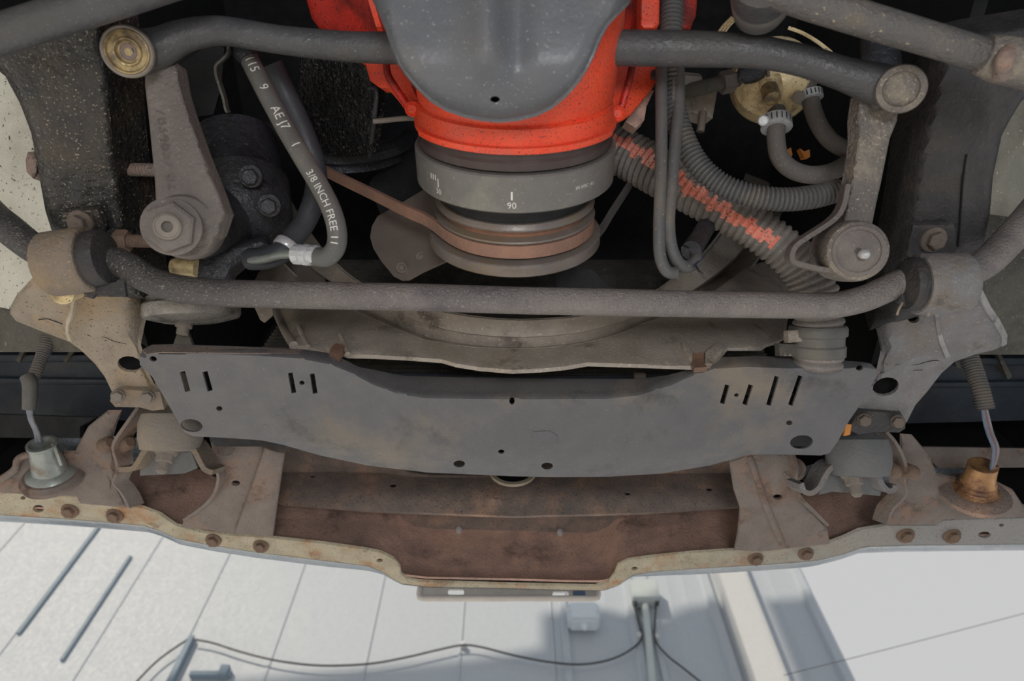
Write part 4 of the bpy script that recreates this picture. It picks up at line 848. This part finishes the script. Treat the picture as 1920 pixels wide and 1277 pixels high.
# ================================================================== SPLASH PLATE
sp = thing('splash_plate', 'wide grey steel splash plate with slots and holes across the centre', 'plate', P(960, 780, .74))
FOLD = [(255, 664), (300, 664), (480, 667), (560, 672), (620, 684), (660, 700), (700, 722), (750, 740), (800, 747), (960, 749), (1140, 748), (1200, 741), (1260, 722), (1300, 704), (1340, 692), (1400, 688), (1480, 691), (1640, 690)]
PB = TZ(.572)
def pl(x, y):
    f = interp(FOLD, x)
    if y < f:
        q = P(x, f, PB(x, f)); w = 5.0                                # upright flange behind the fold
        d = q.y / ray(x, y).y; k = sm(-1, 12, f - y)
        return PB(x, y) * (1 - k) + (d + .001) * k
    d = PB(x, y)
    ex = sm(0, 42, x - 492 - (y - 762) * .30) * sm(0, 75, 1418 - (y - 762) * .42 - x)
    yb = interp([(490, 825), (700, 872), (960, 890), (1200, 888), (1400, 850)], x)
    dome = ex * sm(745, 850, y)
    d -= .022 * dome
    d += .013 * sm(interp([(500, 800), (600, 825), (700, 840), (960, 858), (1100, 858), (1250, 845), (1330, 820), (1390, 790)], x), yb + 12, y) * ex       # curls up at the front edge
    d -= .006 * math.exp(-((x - 505 - (y - 760) * .25) / 16) ** 2) * sm(750, 780, y) * sm(840, 815, y)
    d -= .007 * math.exp(-(((x - 1385) * .75 + (y - 805) * .65) / 13) ** 2) * math.exp(-((x - 1380) / 45) ** 2)
    for cx_, cy_ in ((370, 716), (568, 716), (1382, 741), (1470, 730)): d -= .0035 * math.exp(-((x - cx_) / 11) ** 2 - ((y - cy_) / 14) ** 2)
    return d
out = [(262, 668), (268, 655), (282, 648), (320, 647), (480, 652), (570, 657), (612, 663), (640, 674), (672, 690), (705, 696), (735, 703), (765, 707), (960, 711), (1110, 712), (1200, 712), (1250, 706), (1285, 697), (1320, 682), (1350, 672), (1420, 669), (1490, 672), (1615, 680), (1634, 683), (1643, 692), (1644, 704), (1628, 735), (1590, 792), (1572, 826), (1555, 850), (1540, 854), (1450, 852), (1404, 853), (1330, 873), (1240, 888), (1140, 894), (1040, 895), (960, 893), (800, 886), (690, 873), (600, 854), (530, 834), (492, 826), (440, 822), (362, 818), (345, 810), (312, 752), (285, 706), (262, 684)]
holes = [ell(287, 673, 7, 5, 10), quad(342, 697, 352, 734, 10), quad(384, 697, 394, 733, 10), ell(411, 766, 6, 4.5), ell(359, 798, 21, 12, 8), quad(544, 699, 551, 737, 9), quad(585, 701, 591, 738, 9), ell(566, 718, 5, 4), quad(1364, 722, 1354, 757, 9), quad(1408, 722, 1396, 759, 9), quad(1457, 706, 1441, 760, 9), quad(1501, 705, 1482, 760, 9), ell(1381, 741, 4.5, 3.5), ell(1612, 690, 7, 5, -10), ell(1503, 829, 22, 13, -6), ell(1480, 793, 6, 4.5), ell(861, 870, 11, 6.5), ell(940, 847, 6, 4), ell(1026, 874, 11, 6.5), ell(960, 752, 5, 7)]
sheet('pressing', out, pl, .0032, m_plate, sp, step=11, holes=holes, sharp=45, rough=.0006, lines=[FOLD[1:-1], [(x, y - 6) for x, y in FOLD[2:-2]], [(x, y - 13) for x, y in FOLD[4:-4]], [(x, y + 7) for x, y in FOLD[1:-1]]])
tag(sheet('rust_edge', [(275, 650), (300, 645), (480, 649), (560, 653), (560, 657), (480, 660), (300, 659), (280, 660)], lambda x, y: pl(x, y) - .001, .001, m_rustD, sp, step=9), 'x', 'x') if 0 else sheet('rust_edge', [(268, 658), (284, 648), (300, 646.5), (480, 651.5), (566, 656), (560, 663), (480, 662), (300, 660), (276, 664)], lambda x, y: pl(x, y) - .0008, .0012, m_rustD, sp, 'rust along the rear edge', step=7)
sheet('tar_patch', [(1000, 810), (1030, 808), (1046, 818), (1046, 832), (1010, 834), (998, 826)], lambda x, y: pl(x, y) - .0008, .0012, mat('bare dark primer', (104, 104, 108), (110, 110, 114), .5, bump=.1), sp, step=7)

# ================================================================== BUMPER
bp = thing('bumper', 'weathered chrome front bumper seen from behind, brown rust inside', 'bumper', P(960, 1050, 1.05))
LP = TZ(.69)
up = [(-60, 918), (0, 922), (145, 930), (160, 943), (240, 948), (268, 952), (300, 964), (330, 985), (380, 998), (440, 1004), (505, 1008), (600, 1018), (680, 1029), (715, 1036), (738, 1048), (750, 1062), (752, 1076), (762, 1085), (785, 1090), (860, 1093), (960, 1096), (1060, 1098), (1115, 1099), (1140, 1092), (1152, 1076), (1158, 1060), (1178, 1050), (1222, 1044), (1300, 1036), (1380, 1031), (1460, 1026), (1550, 1019), (1580, 1008), (1610, 994), (1662, 985), (1755, 985), (1768, 976), (1800, 973), (1990, 970)]
lo = [(-60, 962), (0, 966), (100, 972), (180, 978), (270, 986), (300, 996), (330, 1010), (390, 1022), (480, 1036), (600, 1051), (690, 1062), (715, 1072), (735, 1086), (755, 1096), (800, 1101), (960, 1104), (1060, 1107), (1130, 1108), (1160, 1098), (1185, 1080), (1220, 1073), (1300, 1067), (1440, 1059), (1530, 1052), (1580, 1040), (1620, 1026), (1700, 1023), (1800, 1022), (1990, 1020)]
hl = [(72, 954, 11, 7), (43, 934, 5, 3.5), (712, 1051, 6, 3.5), (1190, 1066, 6, 3.5), (1846, 1003, 12, 6), (1878, 985, 5, 3)]
sheet('lip', up + lo[::-1], lambda x, y: LP(x, y) - .004 * sm(0, 1, 0), .004, m_lip, bp, step=12, holes=[ell(*q) for q in hl], rnd=5, rz=.002)
lowL = [P(x, y, LP) for x, y in lo]
front = lambda q, s, z: [v + Vector((0, s, z)) for v in q]
frontc = lambda q, s, z: [v + Vector((0, s * (.30 + .70 * sm(.17, .24, abs(v.x))), z)) for v in q]
loft('chrome_face', [frontc(lowL, 0, .000), frontc(lowL, .007, .0012), frontc(lowL, .016, .0045), frontc(lowL, .025, .012), frontc(lowL, .031, .03), frontc(lowL, .034, .06), frontc(lowL, .034, .16), frontc(lowL, .0, .20)], m_chrome, bp, .003, 130, False, 40)
upL = [P(x, y, LP) for x, y in up]
inL = [P(x, y, LP) for x, y in [(x, y - 12) for x, y in lo]]
loft('inner_face', [front(inL, 0, .004), front(inL, .006, .012), front(inL, .014, .04), [Vector((v.x, v.y + .016, .905)) for v in inL]], m_rust, bp, .003, 130, False, 40)
inC = [v for v in inL if abs(v.x) < .46]
loft('top_return', [[Vector((v.x, v.y + .016, .905)) for v in inC], [Vector((v.x, v.y - .04, .915)) for v in inC], [Vector((v.x, v.y - .11, .90)) for v in inC]], m_rustD, bp, .003, 60, False, 30)
for c, r, q, m in ((131, 958, .0105, m_bolt), (215, 967, .0105, m_bolt), (400, 1013, .010, m_bolt), (489, 1024, .010, m_bolt), (1417, 1048, .010, m_bolt), (1511, 1038, .010, m_bolt), (1698, 1004, .011, m_bolt), (1785, 1005, .011, m_bolt)):
    p = P(c, r, LP(c, r) - .003); bolt(p, Vector((0, -.15, -1)), q * .78, m, bp, h=.006, washer=1.5)
for c, r in ((860, 993), (1050, 998), (1085, 955)):
    p = P(c, r, VY(.852)); lathe('rivet', p, Vector((0, -1, -.2)), [(-.004, .006), (.002, .006), (.005, .004), (.006, 0)], m_zinc, bp, seg=14)
# rusted lower panel between splash plate and bumper
vp = thing('valance_panel', 'rust-stained steel panel with small holes under the front of the splash plate', 'panel', P(960, 910, 1.1))
vD = VY(.735, .0)
sheet('pressing', [(470, 830), (700, 850), (960, 860), (1250, 858), (1400, 830), (1400, 925), (1385, 950), (1200, 962), (960, 968), (700, 958), (530, 945), (490, 930)], lambda x, y: vD(x, y) + .02 * sm(930, 960, y), .004, m_rustD, vp, step=20, holes=[ell(586, 893, 5, 3), ell(737, 910, 7, 4), ell(930, 933, 6, 4), ell(1177, 925, 6, 4), ell(1330, 917, 6, 4)])
p = P(962, 884, vD(962, 884) - .008)
lathe('ring', P(962, 892, vD(962, 892)) + Vector((0, -.006, 0)), Vector((0, -1, 0)), [(0, .033), (.003, .0395), (.008, .0395), (.008, .033)], m_clip2, vp, 'bright worn rim', seg=40, cap=False)
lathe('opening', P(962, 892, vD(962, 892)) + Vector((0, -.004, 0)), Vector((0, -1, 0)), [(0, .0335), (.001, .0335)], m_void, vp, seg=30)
box('back', (-.45, .74, .86), (.45, .745, 1.1), m_void, vp)
# upright bumper brackets
for s, c, pts, strip, hole in ((-1, 'left', [(394, 826), (400, 850), (408, 890), (402, 920), (378, 948), (348, 968), (340, 988), (440, 1000), (470, 920), (500, 842), (470, 824)], [(496, 840), (534, 850), (524, 920), (512, 1006), (440, 1000), (470, 915)], ell(442, 906, 8, 5)),
                               (1, 'right', [(1368, 868), (1376, 920), (1388, 955), (1384, 1000), (1378, 1031), (1400, 1033), (1430, 1034), (1556, 1020), (1551, 992), (1524, 962), (1500, 936), (1490, 900), (1482, 850), (1400, 852)], None, ell(1458, 932, 9, 5))):
    b_ = thing('bumper_bracket', 'rusty flared bracket joining the bumper lip, %s of centre' % c, 'bracket', P(pts[0][0], 920, .95), 'bumper brackets')
    BD = DP((400, 830, .90), (1450, 830, .90), (900, 1010, 1.005))
    sheet('web', pts, lambda x, y: BD(x, y), .004, m_rustG, b_, step=12, holes=[hole], rnd=5, rz=.003)
    if strip: sheet('rib', strip, lambda x, y: BD(x, y) - .012 + .01 * sm(500, 530, x), .012, m_rustG, b_, step=12, rnd=5, rz=.004)
    else: sheet('rib', [(1400, 858), (1412, 856), (1440, 940), (1474, 1024), (1462, 1026), (1428, 945)], lambda x, y: BD(x, y) - .004, .006, m_rustG, b_, step=9, rnd=4, rz=.003)
    if s < 0: ed = px((408, 826, .905), (396, 850, .90), (402, 880, .905), (406, 900, .915), (396, 930, .94), (370, 955, .965), (342, 974, .985))
    else: ed = px((1484, 848, .905), (1492, 880, .905), (1490, 905, .92), (1500, 935, .94), (1524, 960, .96), (1552, 988, .985))
    loft('edge_flange', [ed, [v + Vector((0, .012, .022)) for v in ed]], m_rustG, b_, .004, 30)
    q = (424, 838) if s < 0 else (1488, 880)
    lathe('boss', P(q[0], q[1], BD(*q) - .001), facing(P(q[0], q[1], 1.), 1), [(-.004, .016), (.001, .016), (.002, .012), (0, .009), (0, 0)], m_rustG, b_, seg=20)
# outer bumper end brackets
for s, c in ((-1, 'left'), (1, 'right')):
    b_ = thing('end_bracket', 'brown rusted end bracket carrying the lamp socket, %s side' % c, 'bracket', P(130 if s < 0 else 1790, 890, .95), 'bumper end brackets')
    if s < 0:
        pts = [(-60, 925), (-40, 912), (8, 902), (30, 880), (34, 862), (46, 852), (66, 852), (100, 850), (140, 848), (165, 800), (200, 772), (226, 772), (216, 800), (207, 832), (212, 862), (214, 884), (208, 905), (224, 925), (236, 952), (150, 944), (144, 931), (0, 924)]
        ed = px((256, 762, .88), (236, 790, .88), (212, 826, .89), (209, 845, .895), (215, 868, .90), (216, 884, .905), (209, 905, .92), (222, 922, .935), (230, 934, .945), (238, 952, .955)); bs = [(203, 832), (240, 830)]
    else:
        pts = [(1990, 960), (1990, 930), (1920, 950), (1900, 920), (1870, 905), (1800, 900), (1758, 890), (1740, 850), (1712, 818), (1690, 816), (1690, 850), (1696, 880), (1696, 910), (1690, 935), (1672, 960), (1660, 984), (1756, 984), (1768, 974), (1900, 970)]
        ed = px((1660, 812, .88), (1676, 830, .885), (1690, 855, .895), (1697, 880, .90), (1695, 905, .915), (1698, 925, .93), (1690, 938, .94), (1672, 956, .955), (1662, 984, .965)); bs = [(1670, 880), (1703, 883)]
    ED = DP((0, 850, .93), (1920, 850, .93), (900, 975, .985))
    sheet('web', pts, ED, .004, m_rustG, b_, step=14, rnd=6, rz=.004)
    loft('edge_flange', [ed, [v + Vector((.006 * s * -1, .012, .024)) for v in ed]], m_rustG, b_, .0045, 36)
    for c_, r_ in bs: lathe('bolt', P(c_, r_, .905), Vector((-s * .8, -.5, -.3)), [(-.012, .010), (.002, .010), (.006, .006), (.006, 0)], m_bolt, b_, seg=16)
    if s < 0:
        tube('bead', px((0, 900, .94), (28, 880, .93), (34, 862, .925), (52, 853, .92), (90, 853, .92)), .005, m_rustG, b_, seg=10)
# horizontal rust bars behind the lamps
tag(sheet('lower_rail', [(-60, 775), (180, 783), (150, 800), (150, 822), (-60, 820)], lambda x, y: 1.06, .01, m_dark, None, step=30), 'dark flat rail behind the left lamp wires', 'rail')
tag(sheet('lower_rail', [(1730, 838), (1990, 842), (1990, 876), (1760, 878), (1742, 860)], lambda x, y: 1.06, .01, m_rustG, None, step=30), 'pale rusted flat rail behind the right lamp socket', 'rail')
# dark plastic air deflectors beside the horns
for s, c in ((-1, 'left'), (1, 'right')):
    f = lambda l: [((x if s < 0 else 1920 - x), y) for x, y in l]
    dy = 0 if s < 0 else 6
    b_ = thing('air_deflector', 'blue black ribbed plastic deflector panel beyond the %s frame ear' % c, 'deflector', P(60 if s < 0 else 1860, 740, 1.1))
    AD_ = DP((0, 640, 1.06), (1920, 640, 1.06), (960, 800, 1.14))
    sheet('panel', f([(-80, 640), (300, 640), (300, 790 + dy), (-80, 780 + dy)]), AD_, .006, m_blue, b_, step=40)
    sheet('ledge', f([(-80, 664 + dy), (240, 664 + dy), (240, 678 + dy), (-80, 680 + dy)]), lambda x, y: AD_(x, y) - .02, .02, m_blue, b_, step=30, rnd=5, rz=.006)
    sheet('ledge', f([(-80, 708 + dy), (250, 712 + dy), (250, 722 + dy), (-80, 720 + dy)]), lambda x, y: AD_(x, y) - .008, .01, m_blue, b_, step=30, rnd=4, rz=.004)
    for l in ([(30, 676), (44, 645), (52, 645), (36, 680)], [(118, 676), (140, 645), (148, 648), (124, 680)]) if s < 0 else ([(126, 690), (140, 645), (132, 645), (118, 690)], [(30, 712), (52, 660), (44, 662), (22, 706)]): sheet('gusset', f(l), lambda x, y: AD_(x, y) - .03, .03, m_linerD, b_, step=12)

# ================================================================== BODY MOUNTS
for s, c in ((-1, 'left'), (1, 'right')):
    mt = thing('body_mount', 'dusty rubber mount cup on a bent strap with a bolt, under the %s frame end' % c, 'mount', P(330 if s < 0 else 1597, 810, .86), 'body mounts')
    X, Y = (326, 745) if s < 0 else (1604, 792)
    m1 = m_mount if s < 0 else m_mountR
    p = P(X, Y, .87); ax = Vector((0, .80, -.60))
    lathe('cup', p, ax, [(-.03, .020), (-.012, .0235), (.004, .0235), (.012, .0215), (.016, .024), (.022, .0355), (.034, .0385), (.052, .0378), (.066, .034), (.068, .02)] , m1, mt, seg=40)
    if s < 0: l = [(222, 886), (240, 885), (252, 882), (264, 866), (276, 846), (290, 835), (318, 832), (345, 834), (358, 846), (370, 868), (380, 884), (396, 891)]; bx = (312, 862)
    else: l = [(1498, 908), (1505, 925), (1522, 930), (1540, 918), (1552, 896), (1566, 879), (1596, 874), (1626, 878), (1642, 896), (1654, 916), (1668, 926), (1682, 920), (1684, 910)]; bx = (1598, 905)
    R1 = [P(x, y, .855) for x, y in l]
    loft('strap', [R1, [v + Vector((0, .020, .034)) for v in R1]], m_clampL if s < 0 else m_hornR, mt, .0065, 50)
    sheet('strap_web', [(x, y) for x, y in l[3:-3]] + ([(370, 878), (345, 888), (262, 892)] if s < 0 else [(1650, 930), (1610, 926), (1560, 922), (1535, 928)]), lambda x, y: .885, .004, m_mountR, mt, step=12)
    p = P(bx[0], bx[1] - 14, .855); bm = bmesh.new(); d_ = Vector((.05 * s, .62, -.78)).normalized()
    lathe_bm(p, d_, [(-.02, .014), (.0, .014), (.003, .0125)], 24, bm=bm); hexa_bm(p + d_ * .003, d_, .0105, .010, bm, .3); lathe_bm(p + d_ * .012, d_, [(0, .0068), (.012, .0068), (.015, .004), (.0155, 0)], 16, bm=bm)
    fin('bolt', bm, m_boltG, mt, 30)
tag(sheet('amber_tag', [(1586, 795), (1597, 796), (1594, 815), (1583, 818)], lambda x, y: .80, .004, m_amber, None, step=6), 'small amber plastic corner beside the right edge of the splash plate', 'tag')  # bright amber colour only, no emission

# ================================================================== LAMP SOCKETS AND WIRES
ls = thing('lamp_socket', 'dull zinc lamp socket with grey wires on the left end bracket', 'lamp socket', P(85, 860, .9))
a, b = P(96, 888, .93), P(78, 832, .905); ax = b - a; L = ax.length
can_ = lathe('can', a, ax, [(-.006, .031), (.0, .031), (.004, .028), (.008, .0215), (L * .9, .0165), (L * .96, .0185), (L, .0185), (L, .015), (L * .9, .014), (L * .88, 0)], m_sock, ls, seg=36)
lathe('rubber_seat', a, ax, [(-.012, .038), (-.006, .039), (.0, .034), (.001, .03)], m_rustG, ls, seg=32)
sheet('side_tab', [(96, 832), (104, 836), (117, 872), (112, 874)], lambda x, y: .905, .003, m_sock, can_, step=7)
wr = thing('lamp_wiring', 'grey wires and frayed conduit leading up from the left lamp socket', 'wiring', P(60, 740, .9))
for k in range(3): tube('wire', px((70 + k * 3, 828, .905), (66 + k * 2, 808, .89), (56 + k * 2, 785, .88), (52 + k * 3, 760, .87), (52 + k * 4, 735, .87), (50 + k * 5, 710, .87)), .0024, (m_wire, m_wireB, m_wire)[k], wr, seg=8)
tube('sleeve', px((54, 768, .866), (56, 745, .866), (56, 720, .868), (50, 706, .87)), [.0075, .0085, .009, .008], m_rub, wr, seg=14)
tube('conduit', px((62, 712, .88), (70, 690, .885), (80, 665, .895), (92, 636, .905), (104, 600, .92)), [.0078, .0075, .0105, .0105], m_loom, wr, seg=16, corr=(.0032, .0008))
ls = thing('lamp_socket', 'coppery rusty lamp socket with blue and brown wires on the right end bracket', 'lamp socket', P(1835, 900, .9))
a, b = P(1830, 920, .935), P(1843, 872, .915); ax = b - a; L = ax.length
can_ = lathe('can', a, ax, [(-.004, .030), (.0, .030), (.003, .024), (.006, .022), (.009, .0235), (.012, .021), (.016, .022), (.020, .0195), (L * .95, .0175), (L, .018), (L, .014), (L * .9, .0)], m_cop, ls, seg=36)
lathe('rubber_seat', a, ax, [(-.012, .042), (-.005, .043), (.0, .036), (.001, .03)], m_rustD, ls, seg=32)
sheet('side_tab', [(1866, 876), (1875, 874), (1868, 900), (1860, 898)], lambda x, y: .905, .003, m_cop, can_, step=7)
wr = thing('lamp_wiring', 'blue and brown wires in a corrugated conduit above the right lamp socket', 'wiring', P(1850, 780, .9))
for k in range(3): tube('wire', px((1858 + k, 880, .905), (1862 + k * 3, 858, .895), (1862 + k * 4, 838, .888), (1852 + k * 4, 812, .883), (1845 + k * 4, 785, .878), (1842 + k * 3, 765, .878)), .0023, (m_wireB, m_wireR, m_wire)[k], wr, seg=8)
tube('conduit', px((1848, 768, .878), (1840, 735, .882), (1830, 705, .89), (1818, 672, .90), (1806, 640, .91)), [.0108, .0108, .0115, .0118], m_loom, wr, seg=16, corr=(.0036, .0009))

# ================================================================== NUMBER PLATE FRAME
npf = thing('number_plate_frame', 'pewter number plate frame with two pill-shaped slots hanging below the bumper centre', 'plate frame', (0, .895, .76))
YP = .885
def npt(x, y): return P(x, y, VY(YP))
z0 = npt(960, 1126).z; z1 = z0 + .05; xl = npt(781, 1115).x; xr = npt(1127, 1118).x
bm = bmesh.new(); tube_bm([Vector((xl + .004, YP, z1)), Vector((xl + .004, YP, z0 + .012)), Vector((xl + .006, YP, z0 + .006)), Vector((xl + .012, YP, z0 + .004)), Vector((xr - .012, YP, z0 + .004)), Vector((xr - .006, YP, z0 + .006)), Vector((xr - .004, YP, z0 + .012)), Vector((xr - .004, YP, z1))], .0048, 12, smooth=False, bm=bm)
fin('rim', bm, m_frameP, npf)
sheet('back_plate', [(784, 1075), (1124, 1077), (1124, 1121), (1118, 1124), (788, 1121), (784, 1117)], VY(YP + .001), .003, m_frameP, npf, step=16, holes=[[(840, 1107), (842, 1105), (868, 1105), (870, 1107), (870, 1113), (868, 1115), (842, 1115), (840, 1113)], [(1036, 1111), (1038, 1109), (1064, 1109), (1066, 1111), (1066, 1117), (1064, 1119), (1038, 1119), (1036, 1117)]])
q = npt(1086, 1113); box('sticker', (q.x - .010, YP - .0012, q.z - .004), (q.x + .010, YP + .0012, q.z + .004), m_stick, npf, 0, 'blue sticker')
